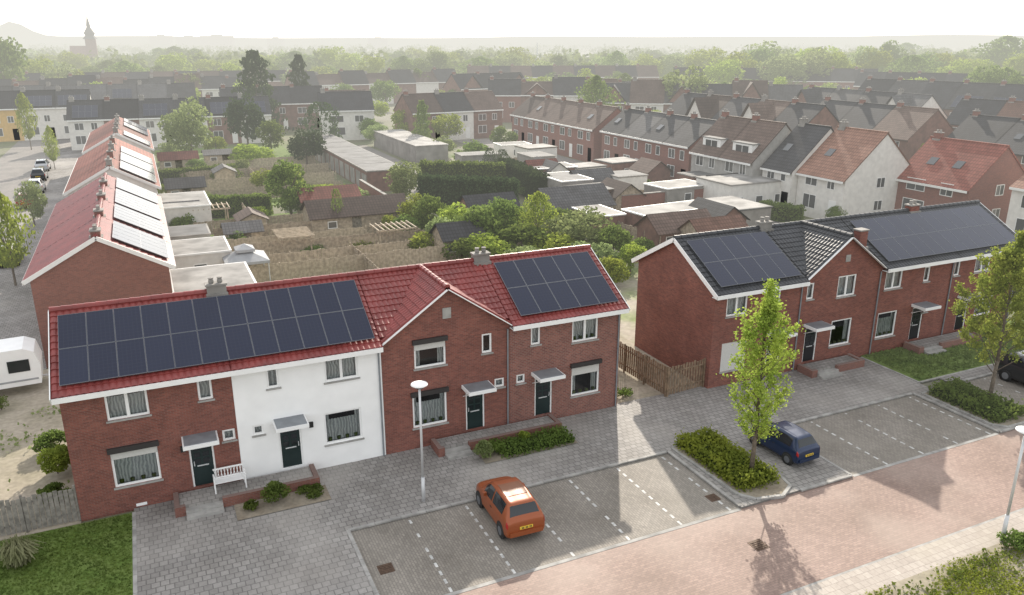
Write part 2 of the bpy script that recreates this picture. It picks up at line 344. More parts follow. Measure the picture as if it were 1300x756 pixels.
def window(root,x0,x1,z0,z1,panes=2,shut=0.,curtain=1,box=False,fm=None):
    fm=fm or M['white']; t=.085; b=MB(); ya,yb=.04,.12
    b.box(x0,x1,ya,yb,z0,z0+t);b.box(x0,x1,ya,yb,z1-t,z1);b.box(x0,x0+t,ya+.002,yb,z0+t,z1-t);b.box(x1-t,x1,ya+.002,yb,z0+t,z1-t)
    for k in range(1,panes):
        x=x0+(x1-x0)*k/panes; b.box(x-.06,x+.06,ya+.004,yb,z0+t,z1-t)
    w=b.build('window',fm,root)
    b=MB(); b.poly([(x0+t,.09,z0+t),(x1-t,.09,z0+t),(x1-t,.09,z1-t),(x0+t,.09,z1-t)]); b.build('pane',M['glass'],w)
    b=MB(); b.box(x0-.06,x1+.06,-.07,.035,z0-.07,z0-.002); b.build('sill',M['concrete'],w)
    if curtain:
        b=MB(); W=x1-x0
        segs=[(x0,x1,z0+.02,z1)] if curtain==2 else ([(x0,x0+W*.22,z0,z1),(x1-W*.22,x1,z0,z1)] if curtain==3 else [(x0,x1,z0+(z1-z0)*.0,z0+(z1-z0)*.72),(x0,x0+W*.15,z0+(z1-z0)*.72,z1),(x1-W*.15,x1,z0+(z1-z0)*.72,z1)])
        for a,c,e,f in segs:
            n=max(2,int((c-a)/.06)); b.grid(lambda u,v:(a+(c-a)*u,.24+.02*math.sin(u*n*3.1),e+(f-e)*v),n*2,1)
        b.build('curtain',M['curtain'],w)
        if z1-z0>1.3:
            b=MB()
            for k in range(4):
                X=x0+W*(.15+.23*k); b.lathe([(0.01,z0+.07),(.07,z0+.07),(.09,z0+.22),(.02,z0+.24)],8,0,(X,.17,0))
            b.build('window_plants',M['L_g'],w)
    if shut>0:
        b=MB(); b.box(x0+.02,x1-.02,.02,.035,z1-(z1-z0)*shut,z1-.01); b.build('roller_shutter',M['shutter'],w)
    if box:
        b=MB(); b.box(x0-.08,x1+.08,-.13,-.002,z1-.02,z1+.2); b.build('shutter_box',M['shutbox'],w)
def door(root,x,z0,w=.95,h=2.1,m=None,canopy=True,side=1):
    b=MB(); x0,x1=x-w/2,x+w/2; t=.07
    b.box(x0,x0+t,.04,.12,z0,z0+h);b.box(x1-t,x1,.04,.12,z0,z0+h);b.box(x0+t,x1-t,.042,.12,z0+h-t,z0+h)
    b.box(x0+t,x1-t,.07,.11,z0,z0+h-t,1)
    for k in range(2):
        for j in range(3):
            a=x0+t+.1+k*.34; c=z0+1.0+j*.3; b.box(a,a+.24,.06,.0699,c,c+.22,2)
    b.box(x0+t+.1,x1-t-.1,.058,.0698,z0+.25,z0+.8,1)
    d=b.build('door',[M['white'],m or M['door'],M['carglass']],root)
    b=MB(); hx=x0+t+.08 if side>0 else x1-t-.08; b.tube((hx,.02,z0+.95),(hx,.02,z0+1.15),.018); b.box(hx-.02,hx+.02,.02,.07,z0+.94,z0+.98); b.build('handle',M['steel'],d)
    b=MB(); b.box(x0+.25,x1-.25,.05,.0695,z0+.88,z0+.93); b.build('letter_slot',M['steel'],d)
    if canopy:
        b=MB(); zc=z0+h+.12; cx0,cx1=x-.68,x+.68
        b.box(cx0,cx1,-1.0,-.002,zc,zc+.16,0); b.box(cx0+.06,cx1-.06,-.94,-.003,zc+.161,zc+.18,1)
        b.build('door_canopy',[M['white'],M['zinc']],root)
        for q in (cx0+.08,cx1-.08):
            b=MB(); b.bar((q,-.85,zc),(q,-.003,zc-.42),.03,.03); b.build('canopy_bracket',M['white'],root)
def chimney(root,x,y,z,w=.8,d=.45,h=.4,m=None,pots=2):
    b=MB(); b.box(x-w/2,x+w/2,y-d/2,y+d/2,z-.6,z+h-.08,0); b.box(x-w/2-.05,x+w/2+.05,y-d/2-.05,y+d/2+.05,z+h-.08,z+h,1)
    b.box(x-w/2-.05,x+w/2+.05,y-d/2-.12,y+d/2+.12,z-.5,z-.02,1)
    for k in range(pots):
        px=x+(k-(pots-1)/2)*w*.45; b.lathe([(.10,z+h),(.12,z+h+.08),(.09,z+h+.2),(.12,z+h+.22),(.12,z+h+.25),(.02,z+h+.26)],10,1,(px,y,0))
    b.build('chimney',[m or M['conch'],M['conch']],root)
RZ=7.6
def dhouse(name,label,x0,x1,Y0,wallm,roof,wins,doors,cross=False,endL=False,endR=False,chims=(),pan=None,pipe=True):
    root=thing(name,label,'house',(x0,Y0,0)); W=x1-x0
    holes=[];ws=[];ds=[]
    for (px,py,w,h,panes,shut,cur,bx) in wins:
        X,z=onY(px,py,Y0); X-=x0; X=min(max(X,w/2+.1),W-w/2-.1)
        q=(round(X-w/2,3),round(X+w/2,3),round(z-h/2,3),round(z+h/2,3)); holes.append(q); ws.append((q,panes,shut,cur,bx))
    for (px,z0,m,side) in doors:
        X,_=onY(px,560 if Y0==0 else 440,Y0)
        X-=x0; holes.append((X-.475,X+.475,z0,z0+2.1)); ds.append((X,z0,m,side))
    b=MB(); g=.003; D=7.2
    front_wall(b,g,W-g,-.1,5.6,holes)
    b.poly([(g,1.1,0),(W-g,1.1,0),(W-g,1.1,5.5),(g,1.1,5.5)],1)
    for h in holes:
        b.poly([(h[0],.14,h[2]),(h[0],1.1,h[2]),(h[0],1.1,h[3]),(h[0],.14,h[3])],1); b.poly([(h[1],.14,h[2]),(h[1],1.1,h[2]),(h[1],1.1,h[3]),(h[1],.14,h[3])],1)
    b.poly([(g,D,-.1),(W-g,D,-.1),(W-g,D,5.6),(g,D,5.6)])
    for X in (g,W-g): b.poly([(X,0,-.1),(X,D,-.1),(X,D,5.6),(X,3.6,7.54),(X,0,5.6)])
    if cross: b.poly([(.12,0,5.6),(W-.12,0,5.6),(W/2,0,7.55)])
    b.build('wall',[wallm,M['dark']],root)
    for (q,panes,shut,cur,bx) in ws: window(root,*q,panes=panes,shut=shut,curtain=cur,box=bx)
    for (X,z0,m,side) in ds: door(root,X,z0,m=m,side=side)
    oL=.18 if endL else 0; oR=.18 if endR else 0
    b=MB(); v=(0,4.0,2.2); L=4.565
    if cross:
        tiles(b,(0,.06,RZ-.55*3.54),(1,0,0),v,W,3.54/math.cos(PITCH))
        vl=(W/2,0,2.13)
        tiles(b,(0,-.2,5.5),(0,1,0),vl,4.0,math.hypot(W/2,2.13)); tiles(b,(W,-.2,5.5),(0,1,0),(-W/2,0,2.13),4.0,math.hypot(W/2,2.13))
        ridge(b,(W/2,-.2,7.66),(W/2,3.6,7.66))
    else: tiles(b,(-oL,-.4,5.4),(1,0,0),v,W+oL+oR,L)
    tiles(b,(-oL,7.6,5.4),(1,0,0),(0,-4.0,2.2),W+oL+oR,L)
    ridge(b,(-oL,3.6,RZ+.04),(W+oR,3.6,RZ+.04))
    rf=b.build('roof',roof,root)
    if not cross:
        b=MB(); b.box(-oL,W+oR,-.46,-.40,5.2,5.41); b.build('fascia',M['white'],root)
        b=MB(); b.box(-oL,W+oR,-.39,-.003,5.22,5.26); b.build('soffit',M['white'],root)
    else:
        for s in (-1,1):
            b=MB(); xa=W/2+s*(W/2); b.bar((xa,-.22,5.44),(W/2+s*.03,-.22,7.56),.2,.04); b.build('bargeboard',M['white'],root)
    b=MB(); b.box(-oL,W+oR,7.61,7.66,5.2,5.41); b.build('rear_fascia',M['white'],root)
    for e,X in ((endL,-oL-.03),(endR,W+oR+.03)):
        if e:
            for p in ((X,-.44,5.32),(X,7.64,5.32)):
                b=MB(); b.bar(p,(X,3.6,7.54),.035,.24); b.build('bargeboard',M['white'],root)
    for (cx_,mm) in chims: chimney(rf,cx_,3.6,RZ,m=mm)
    if pan: panels(root,*pan)
    if pipe:
        b=MB(); b.tube((W-.12,-.06,.02),(W-.12,-.06,5.2),.04); b.build('downpipe',M['zinc'],root)
    return root
G=M['brick']
dhouse('brick_house','red brick end house with solar roof and white bench, left end of near row',0,6.16,0,G,M['redtile'],
  [(161,512,1.5,1.25,2,0,1,True),(260,494,.55,.95,1,0,2,True),(173,592,1.7,1.55,1,.22,1,True),(292,552,.5,.5,1,0,2,False)],[(254,.38,None,1)],endL=True,pan=(.12,6,2,1.007),pipe=False)
dhouse('white_house','white painted brick house with solar roof, between two brick houses in the near row',6.16,12.4,0,M['whitewall'],M['redtile'],
  [(346,480,.5,.9,1,0,2,False),(433,466,1.45,1.2,2,0,2,False),(328,546,.45,.45,1,0,2,False),(436,541,1.65,1.5,1,0,1,False)],[(369,.38,None,-1)],chims=[(.05,None)],pan=(.0,6,2,1.0))
dhouse('gabled_brick_house','red brick house with front gable and red tiles, right of the white house',12.4,18.6,0,G,M['redtile'],
  [(546,450,1.5,1.2,1,.28,3,True),(618,436,.5,.95,1,0,0,False),(546,520,1.65,1.6,1,0,1,True),(634,486,.5,.45,1,0,2,False)],[(604,.38,None,1)],cross=True)
dhouse('brick_house','patterned brick house with solar roof at right end of the near red-roofed row',18.6,24.7,0,M['brickpat'],M['redtile'],
  [(680,426,.5,.95,1,0,2,False),(743,417,1.45,1.3,2,0,2,False),(661,481,.45,.45,1,0,2,False),(743,482,1.6,1.6,1,.3,3,True)],[(689,.38,None,-1)],endR=True,chims=[(.05,None)],pan=(.55,5,2,1.07))
YR=-.25
dhouse('brick_house','red brick end house with closed white shutter, left end of the dark-roofed row',30.3,36.4,YR,G,M['darktile'],
  [(936,386,1.4,1.3,2,0,2,False),(931,452,1.7,1.65,1,1.,0,False),(987,375,.5,.95,1,0,2,False)],[(982,.38,M['doorblk'],1)],endL=True,pan=(.3,5,2,1.1))
dhouse('gabled_brick_house','red brick house with front gable in the dark-roofed row, behind the street tree',36.4,42.4,YR,G,M['darktile'],
  [(1029,370,.5,.95,1,0,2,False),(1075,363,1.4,1.25,2,0,2,False),(1067,422,1.6,1.6,1,0,3,False)],[(1028,.38,M['doorblk'],-1)],cross=True,chims=[(.05,None)])
dhouse('brick_house','red brick house with black door and steps, third from left in the dark-roofed row',42.4,48.6,YR,G,M['darktile'],
  [(1135,354,1.4,1.25,2,0,2,False),(1177,348,.5,.95,1,0,2,False),(1125,412,1.6,1.6,1,0,1,False),(1174,392,.45,.45,1,0,2,False)],[(1158,.38,M['doorblk'],1)],pan=(.35,6,2,.975))
dhouse('brick_house','red brick end house with door canopy, right end of the dark-roofed row by the lawn',48.6,54.8,YR,G,M['darktile'],
  [(1208,342,.5,.95,1,0,2,False),(1248,333,1.4,1.25,2,0,2,False),(1249,385,1.6,1.6,1,0,1,False)],[(1213,.38,M['doorblk'],-1)],endR=True,chims=[(.05,G)],pan=(.0,6,2,.975))
for root_x,Y0 in ((15.5,0),(39.4,YR)):
    pr=[o for o in bpy.data.objects if o.name.startswith('gabled_brick_house') and abs(o.location.x+3.1-root_x)<.2][0]
    b=MB(); b.box(2.9,3.3,-.03,-.003,6.15,6.65) if Y0==0 else b.box(2.95,3.3,-.03,-.003,6.1,6.5); b.build('gable_plaque',M['concrete'],pr)
    if Y0!=0: chimney(pr,5.0,1.0,6.6,.6,.5,1.0,G,0)
for (nx,ny,pr) in ((180,640,'brick_house'),(452,585,'white_house')):
    X,z=onY(nx,ny,0); o=bpy.data.objects[pr]; b=MB(); b.box(X-o.location.x-.2,X-o.location.x+.2,-.02,-.003,z-.06,z+.06); b.build('air_vent',M['white'],o)
for pr,xx in (('brick_house',4.0),('white_house',3.0),('gabled_brick_house',5.3)):
    o=bpy.data.objects[pr]; b=MB(); b.box(xx-.09,xx+.09,-.08,-.003,2.1,2.35); b.build('wall_lantern',M['black'],o)
# ---------------------------------------------------------------- porches
def porch(label,x0,x1,Y0,dep,stepx):
    t=thing('brick_porch',label,'porch',(0,Y0,0))
    b=MB(); b.box(x0,x1,-dep,-.16,.0,.34); b.build('landing',M['pave'],t)
    b=MB(); b.box(x0-.2,x0-.002,-dep-.2,-.16,0,.42); b.box(x1+.002,x1+.2,-dep-.2,-.16,0,.42)
    for a,c in ((x0,stepx[0]),(stepx[1],x1)):
        if c-a>.05: b.box(a,c,-dep-.2,-dep-.002,0,.42)
    b.build('retaining_wall',M['brickb'],t)
    for k in range(2):
        b=MB(); b.box(stepx[0],stepx[1],-dep-.3*(2-k),-dep-.3*(1-k)-.002,0,.12+.11*k); b.build('step',M['concrete'],t)
    return t
porch('brick-edged porch with steps at the two left doors, white bench beside it',3.6,8.9,0,1.25,(3.8,5.2))
porch('brick-edged porch with steps before the gabled house, by the small shrub bed',14.7,20.6,0,1.05,(14.8,16.0))
porch('brick-edged porch at the gabled house of the dark-roofed row',36.7,40.3,YR,1.1,(36.9,38.4))
porch('brick-edged porch beside the lawn of the dark-roofed row',45.2,50.4,YR,1.1,(45.4,46.9))
# ---------------------------------------------------------------- leaves
def leafobj(name,cent,size,mat,parent=None,up=0.,smin=.6):
    cent=np.asarray(cent,float); n=len(cent)
    a=rng.normal(size=(n,3)); a/=np.linalg.norm(a,axis=1,keepdims=True); 
    h=rng.normal(size=(n,3)); h[:,2]+=up; bb=np.cross(a,h); bb/=np.linalg.norm(bb,axis=1,keepdims=True)+1e-9
    s=(size*(smin+(1.4-smin)*rng.random(n)))[:,None]/2
    v=np.stack([cent-a*s,cent+bb*s*.75,cent+a*s,cent-bb*s*.75],1).reshape(-1,3)
    f=np.arange(4*n).reshape(-1,4)
    me=bpy.data.meshes.new(name); me.vertices.add(4*n); me.vertices.foreach_set('co',v.ravel()); me.loops.add(4*n); me.loops.foreach_set('vertex_index',f.ravel().astype(np.int32))
    me.polygons.add(n); me.polygons.foreach_set('loop_start',np.arange(0,4*n,4,dtype=np.int32)); me.update(calc_edges=True); me.materials.append(mat)
    o=bpy.data.objects.new(name,me); C.objects.link(o)
    if parent:o.parent=parent
    return o
def sph(n):
    a=rng.normal(size=(n,3)); return a/np.linalg.norm(a,axis=1,keepdims=True)
def unit_pts(kind,n):
    pts=[]
    if kind in('round','bush'):
        k=20 if kind=='round' else 12
        for i in range(k):
            d=sph(1)[0]
            if kind=='round': c=np.array([d[0]*.3,d[1]*.3,.56+d[2]*.27]); r=.12+.1*rng.random()
            else: c=np.array([d[0]*.3,d[1]*.3,.35+abs(d[2])*.35]); r=.17+.09*rng.random()
            p=sph(n//k)*(r*(.65+.4*rng.random((n//k,1))))+c; pts.append(p)
        p=np.concatenate(pts); p[:,2]=np.clip(p[:,2],.02,1); return p
    z=rng.random(n)
    if kind=='conifer':
        z=.04+.96*z**1.15; r=.5*(1.03-z)**.45*(.82+.18*np.sin(z*38))*(.55+.5*rng.random(n)**.6)
    elif kind=='column':
        r=.5*np.sin(np.pi*np.clip(z*.92+.06,0,1))**.45*(.7+.35*rng.random(n)); z=.02+.98*z
    elif kind=='oval':
        z=.2+.8*z; t=(z-.2)/.8; r=.5*np.sin(np.pi*(t**.8))**.7*(.3+.75*rng.random(n))
    a=rng.random(n)*6.283; lump=1+.22*np.sin(a*3+z*9)+.12*np.sin(a*7-z*21); r=r*lump
    return np.stack([r*np.cos(a),r*np.sin(a),z],1)
UNIT={}
def unit_tree(kind,mk,var):
    key=(kind,mk,var)
    if key in UNIT: return UNIT[key]
    n={'round':2600,'bush':1800,'conifer':2600,'column':1500,'oval':2100}[kind]
    o=leafobj('crown',unit_pts(kind,n),.055 if kind!='bush' else .075,M[mk]); me=o.data; bpy.data.objects.remove(o)
    b=MB(); 
    if kind=='round' or kind=='oval':
        b.tube((0,0,-.01),(.01,0,.35),.028,.018,7); 
        for i in range(6):
            a=i*1.05+var; b.tube((.01,0,.25+.04*i),(.2*math.cos(a),.2*math.sin(a),.5+.06*i),.012,.004,5)
    else: b.tube((0,0,-.01),(0,0,.6),.03,.01,6)
    t=b.build('trunk',M['bark']); tm=t.data; bpy.data.objects.remove(t)
    UNIT[key]=(me,tm); return UNIT[key]
def tree_at(x,y,h,w,kind,mk,label,group=None,cat='tree',name=None,base=0):
    me,tm=unit_tree(kind,mk,random.randint(0,3))
    nm=name or {'round':'leafy_tree','oval':'leafy_tree','conifer':'conifer_tree','column':'columnar_tree','bush':'shrub'}[kind]
    r=thing(nm,label,cat,(x,y,base),random.random()*6.28,group); r.scale=(w*random.uniform(.9,1.1),w*random.uniform(.9,1.1),h)
    for nn,m in (('crown',me),('trunk',tm)):
        o=bpy.data.objects.new(nn,m); C.objects.link(o); o.parent=r
    return r
def tree_px(px,by,ty,wpx,kind,mk,label,group=None,cat='tree',name=None):
    x,y=P(px,by); dx,dy=x-CX,y-CY; D=sn*dx+cs*dy
    k=(ty-378)/F; t=D*(sp+k*cp)/(cp-k*sp); h=CZ-t
    w=wpx/F*(D*cp+(CZ-h/2)*sp)
    return tree_at(x,y,h,w*1.08,kind,mk,label,group,cat,name)
KD={'round':'round','oval':'oval','conifer':'pointed','column':'narrow','bush':'bushy'}
CD={'L_y':'yellow-green','L_p':'pale','L_g':'green','L_d':'dark'}
def cluster(desc,items,cat='tree',group=None):
    cnt={}
    for it in sorted(items):
        k=(it[4],it[5]); cnt.setdefault(k,[]).append(it)
    for k,l in cnt.items():
        for i,(px,by,ty,w,kind,mk) in enumerate(l):
            lab=f"{CD[mk]} {KD[kind]} {'shrub' if kind=='bush' else 'tree'} {desc}"+(f", {ORD[i]} from the left" if len(l)>1 else '')
            tree_px(px,by,ty,w,kind,mk,lab,group,'shrub' if kind=='bush' else cat)
def street_tree(label,x,y,h,w,n,z0=1.5,mk='L_y',taper=.8,leaf=.12):
    r=thing('street_tree',label,'tree',(x,y,0)); b=MB(); b.tube((0,0,-.05),(.03,0,2.4),.11,.085,10); b.tube((.03,0,2.4),(-.02,.03,h*.7),.085,.03,8); b.tube((-.02,.03,h*.7),(0,0,h*.96),.03,.008,6)
    cen=[]; nb=40
    for i in range(nb):
        f=i/nb; z=z0+(h*.86-z0)*f; a=i*2.4+random.random()*.6
        env=w/2*math.sin(math.pi*min(1,(.14+.84*f)**taper))**.8*random.uniform(.65,1.18)
        L=env*1.05; p0=Vector((0,0,z)); p1=Vector((L*math.cos(a),L*math.sin(a),z+L*.95+.3)); 
        b.tube(p0,p1,.028*(1-f*.5),.006,5)
        for k in range(7):
            q=p0.lerp(p1,random.uniform(.3,1.0)); e=q+Vector((random.gauss(0,.3),random.gauss(0,.3),random.uniform(.1,.5)))
            b.tube(q,e,.008,.003,4,cap=False)
            m=n//(nb*7); tt=rng.random((m,1)); pts=np.array(q)*(1-tt)+np.array(e)*tt+rng.normal(size=(m,3))*.10; cen.append(pts)
    m=n//14; zz=h*.82+rng.random(m)*h*.18; cen.append(np.stack([rng.normal(size=m)*.12,rng.normal(size=m)*.12,zz],1))
    leafobj('crown',np.concatenate(cen),leaf,M[mk],r,smin=.5); b.build('trunk',M['bark'],r,True)
M['L_s']=leafmat('fresh_street_tree_leaves',(.35,.42,.085),(.23,.31,.06),tr=.5)
street_tree('slender yellow-green street tree on the planted island beside the blue car',26.2,-8.5,8.9,2.5,10000,mk='L_s',leaf=.115)
street_tree('wide yellow-green street tree on the right island before the dark-roofed row',42.4,-7.9,9.2,4.9,20000,mk='L_s',taper=.55,leaf=.13)
def hedge(label,x0,y0,x1,y1,w,h,mk='L_g',n=None,size=.14,name='hedge',z=0,cat='hedge',rough=.06):
    L=math.hypot(x1-x0,y1-y0); r=thing(name,label,cat,(x0,y0,z),math.atan2(y1-y0,x1-x0))
    b=MB(); m=min(.12,w*.15,h*.3); b.box(m,L-m,-w/2+m,w/2-m,-.02,h-m)
    b.build('twig_core',M['core'],r)
    A=[(L*w,2),(L*h,0),(L*h,1),(w*h,3),(w*h,4)]; tot=sum(a for a,_ in A); n=n or int(min(9000,tot/(size*size)*1.7)); pts=[]
    for a,k in A:
        c=max(4,int(n*a/tot)); u=rng.random(c); v=rng.random(c); j=rng.normal(size=c)*rough
        if k==2: p=[u*L,(v-.5)*w,h+j+.05*np.sin(u*L*3)+.05*np.sin(v*w*5+u*L)]
        elif k in(0,1): p=[u*L,(-w/2 if k==0 else w/2)+j,v*h]
        else: p=[(0 if k==3 else L)+j,(u-.5)*w,v*h]
        pts.append(np.stack(p,1))
    leafobj('foliage',np.concatenate(pts),size,M[mk],r); return r
def island(name,pts):
    b=MB(); b.poly([(x,y,.05) for x,y in pts]); k=len(pts)
    for i in range(k):
        (x,y),(X,Y)=pts[i],pts[(i+1)%k]; b.poly([(x,y,-.09),(X,Y,-.09),(X,Y,.05),(x,y,.05)])
    tag(b.build(name,M['soil']),kind='structure')
    b=MB()
    for i in range(k):
        (x,y),(X,Y)=pts[i],pts[(i+1)%k]; b.bar((x,y,0),(X,Y,0),.14,.13)
    tag(b.build(name+'_kerb',M['kerb']),kind='structure')
island('planting_island',[(24.6,-5.0),(24.75,-9.4),(25.2,-10.0),(26.4,-10.25),(27.2,-9.8),(27.35,-9.2),(27.2,-4.7),(26.0,-4.3)])
island('planting_island_right',[(40.3,-5.6),(40.3,-9.6),(40.8,-10.1),(42.4,-10.1),(42.9,-9.6),(42.9,-5.6)])
hedge('low leafy hedge filling the island left of the blue car',25.9,-4.8,26.0,-9.3,1.9,.42,'L_y',5200,.13,rough=.12)
hedge('low leafy hedge under the wide street tree on the right island',41.6,-5.8,41.6,-9.6,2.1,.5,'L_g',3500,.14,rough=.1)
def shrub(label,x,y,w,h,mk='L_g',z=0,n=700,size=.09,name='shrub'):
    r=thing(name,label,'shrub',(x,y,z)); p=unit_pts('bush',n)*np.array([w,w,h]); leafobj('foliage',p,size,M[mk],r)
    b=MB(); b.tube((0,0,-.02),(0,0,h*.5),.025,.012,5)
    for i in range(5): b.tube((0,0,.02),(w*.3*math.cos(i*1.3),w*.3*math.sin(i*1.3),h*.6),.012,.004,4)
    b.build('stem',M['bark'],r); return r
sheet('flower_bed',rect(5.6,9.3,-2.7,-1.46),.03,M['soil']); sheet('flower_bed_right',rect(16.2,20.9,-2.7,-1.27),.03,M['soil'])
shrub('round green shrub in the bed before the white house door',7.2,-2.0,1.25,1.05,n=1700)
shrub('small low shrub in the bed, left of the round green shrub',6.2,-2.1,.6,.5,n=500)
shrub('low flowering shrub at right end of the bed before the white house',8.6,-1.9,1.2,.35,n=900)
hedge('dark low hedge in the bed before the gabled house',17.2,-2.1,20.7,-2.1,1.0,.4,'L_g',3000,.1,rough=.1)
shrub('grey-green shrub at the left corner of the bed before the gabled house',16.3,-2.2,.9,1.05,'L_p',n=1200)
shrub('dark green clump spilling over the left end of the hedge bed',17.0,-1.8,1.0,.7,'L_g',n=1200)
shrub('small yellow shrub among the hedge bed at the gabled house',18.6,-1.6,.7,.7,'L_y',n=700)
# pale ornamental grass clump: arching blades
r=thing('ornamental_grass','pale straw-coloured ornamental grass clump on the lawn by the grey fence','grass clump',(-1.9,-2.2,0)); b=MB()
for i in range(420):
    a=random.random()*6.283; L=random.uniform(.5,1.0); s=random.uniform(.2,.85); c_,s_=math.cos(a),math.sin(a); p0=(random.gauss(0,.12),random.gauss(0,.12),0); p1=(p0[0]+c_*s*.45,p0[1]+s_*s*.45,L); p2=(p0[0]+c_*s*.9,p0[1]+s_*s*.9,L*.75)
    for q0,q1 in ((p0,p1),(p1,p2)): b.poly([(q0[0]-s_*.02,q0[1]+c_*.02,q0[2]),(q0[0]+s_*.02,q0[1]-c_*.02,q0[2]),(q1[0]+s_*.015,q1[1]-c_*.015,q1[2]),(q1[0]-s_*.015,q1[1]+c_*.015,q1[2])])
b.build('blades',M['L_w'],r)
shrub('overgrown bush at the side wall of the left end house',-1.1,4.4,1.7,1.5,'L_y',n=3000,size=.11)
shrub('low bramble at the side wall behind the grey fence',-1.0,2.0,1.4,.8,'L_g',n=1900,size=.1)
shrub('trailing bush beside the overgrown bush in the side yard',-1.4,6.8,1.8,1.0,'L_g',n=2000,size=.11)
shrub('small weed clump in the lane between the two rows',25.6,.9,1.2,.5,'L_g',n=700)
shrub('small shrub by the right corner of the patterned brick house',25.9,3.0,1.0,.8,'L_g',n=700)
x_,y_=P(1290,692); shrub('leafy clump on the verge at the lower right lamp post',x_,y_,1.4,.5,'L_g',n=1400)
def tufts(name,x0,x1,y0,y1,n,h,mk,lab,z=0,dens=None):
    p=np.stack([x0+(x1-x0)*rng.random(n),y0+(y1-y0)*rng.random(n),z+rng.random(n)*h],1)
    if dens: p=p[[random.random()<dens(q[0],q[1]) for q in p]]
    o=leafobj(name,p,h*1.4,M[mk],up=2.); return tag(o,lab,'grass',kind='stuff')
tufts('grass',-6,1.8,-8,-.4,14000,.06,'L_g','short uneven grass of the lawn at the lower left')
dn=lambda x,y:max(0,min(1,.55+.8*math.sin(x*.9+1.3*math.sin(y*1.7))*math.sin(y*1.3+x*.4)))*max(0,min(1,(-16.05-y)*1.6))
tufts('verge_grass_tufts',20,42,-19.5,-16.1,42000,.06,'L_y','sparse yellow-green grass of the near verge',dens=dn)
tufts('verge_weed_tufts',20,42,-19.5,-16.2,7000,.10,'L_g','rough weeds of the near verge',dens=lambda x,y:dn(x+3,y)*.6)
tufts('lawn_grass',41.8,54,-4.3,-.3,5000,.1,'L_g','short grass of the lawn before the dark-roofed row')
tufts('yard_weeds',-13,-.3,.3,12,5000,.12,'L_p','sparse weeds of the sandy yard',dens=lambda x,y:max(0,math.sin(x*.8+y*.5)*math.sin(y*.9))*.8)
# ---------------------------------------------------------------- fences
def fence(label,pts,h,m,board=.14,gap=.02,name='wooden_fence',post=1.8,th=.025):
    r=thing(name,label,'fence',(pts[0][0],pts[0][1],0)); ox,oy=pts[0]; bb=MB()
    posts=[]
    for (x0,y0),(x1,y1) in zip(pts,pts[1:]):
        d=Vector((x1-x0,y1-y0,0)); L=d.length; d/=L; n=int(L/(board+gap))
        M4=Matrix.Translation((x0-ox,y0-oy,0))@Matrix.Rotation(math.atan2(d.y,d.x),4,'Z')
        for i in range(n):
            a=i*(board+gap); hh=h*random.uniform(.96,1.03)
            bb.box(a,a+board,-th/2,th/2,.04,hh,0,M4)
        for zz in (h*.22,h*.8): bb.box(0,L,th/2+.001,th/2+.04,zz,zz+.07,0,M4)
        k=max(1,int(round(L/post)))
        for i in range(k+1): posts.append(M4@Vector((L*i/k,.07,0)))
    bb.build('boards',m,r); pm=None
    for p in posts:
        if pm is None:
            q=MB(); q.box(-.04,.04,-.04,.04,-.05,h+.05); o=q.build('post',m,r); pm=o.data
        else: o=bpy.data.objects.new('post',pm); C.objects.link(o); o.parent=r
        o.location=p
fence('grey weathered board fence at the left of the near row',[(-9,-.05),(-.05,-.05)],1.5,M['woodg'],.15,.025,'board_fence')
fence('brown wooden fence and gate closing the gap between the two rows',[(30.2,.1),(27.7,-.1),(27.4,5.5),(27.2,9.5)],1.65,M['woodd'],.13,.06)
i=0
for (a,c,h,m) in [((19,22.5),(19,33),1.8,'wood'),((20,10),(20,22),1.8,'wood'),((9,22.5),(19,22.5),1.8,'wood'),((28,14),(28,30),1.8,'wood'),((8,29),(26,29),1.8,'woodl'),((26,29),(26,42),1.8,'woodl'),((9.5,36),(28,35),1.9,'wood'),((9,43.5),(27,43),1.8,'wood'),
      ((6,66),(26,66),1.5,'wood'),((6,74),(27,74),1.5,'woodl'),((7,82),(28,82),1.5,'wood'),((30,33),(46,33),1.8,'wood'),((36,20),(36,40),1.8,'woodl'),((44,24),(44,48),1.8,'wood'),((17,66),(17,82),1.6,'woodl'),((13,44),(13,58),1.6,'woodl'),((9,39.5),(22,39.5),1.6,'woodl'),((9,32.5),(26,32.2),1.7,'woodl'),((7,49),(24,49),1.4,'wood'),((6,91),(28,91),1.5,'woodl')]:
    i+=1; fence(f"wooden garden fence behind the near rows, {ORD[i-1]} counting away from the houses" ,[a,c],h,M[m],.3,.02,post=2.4)
for k,(a,c) in enumerate([((46,50),(57,50)),((46,58),(57,58)),((47,66),(57,66)),((47,74),(57,74)),((52,46),(52,62)),((46,44),(62,44))]):
    fence(f"brown fence dividing the central yards, {ORD[k]} of its kind",[a,c],1.8,M['wood'],.3,.02,post=2.4)
# ---------------------------------------------------------------- background houses
WN={}
def simple_window(root,x,z,w,h,yf=0,flip=1):
    key=(round(w,1),round(h,1))
    if key not in WN:
        b=MB(); t=.07
        b.box(-w/2,w/2,-.04,-.002,0,t);b.box(-w/2,w/2,-.04,-.002,h-t,h);b.box(-w/2,-w/2+t,-.04,-.002,t,h-t);b.box(w/2-t,w/2,-.04,-.002,t,h-t)
        if w>1: b.box(-.035,.035,-.038,-.002,t,h-t)
        o=b.build('window',M['whiteh']); f=o.data; bpy.data.objects.remove(o)
        b=MB(); b.box(-w/2+t,w/2-t,-.02,-.003,t,h-t); o=b.build('pane',M['glassp']); g=o.data; bpy.data.objects.remove(o); WN[key]=(f,g)
    f,g=WN[key]; o=bpy.data.objects.new('window',f); C.objects.link(o); o.parent=root; o.location=(x,yf,z)
    if flip<0: o.rotation_euler=(0,0,math.pi)
    p=bpy.data.objects.new('pane',g); C.objects.link(p); p.parent=o
    return o
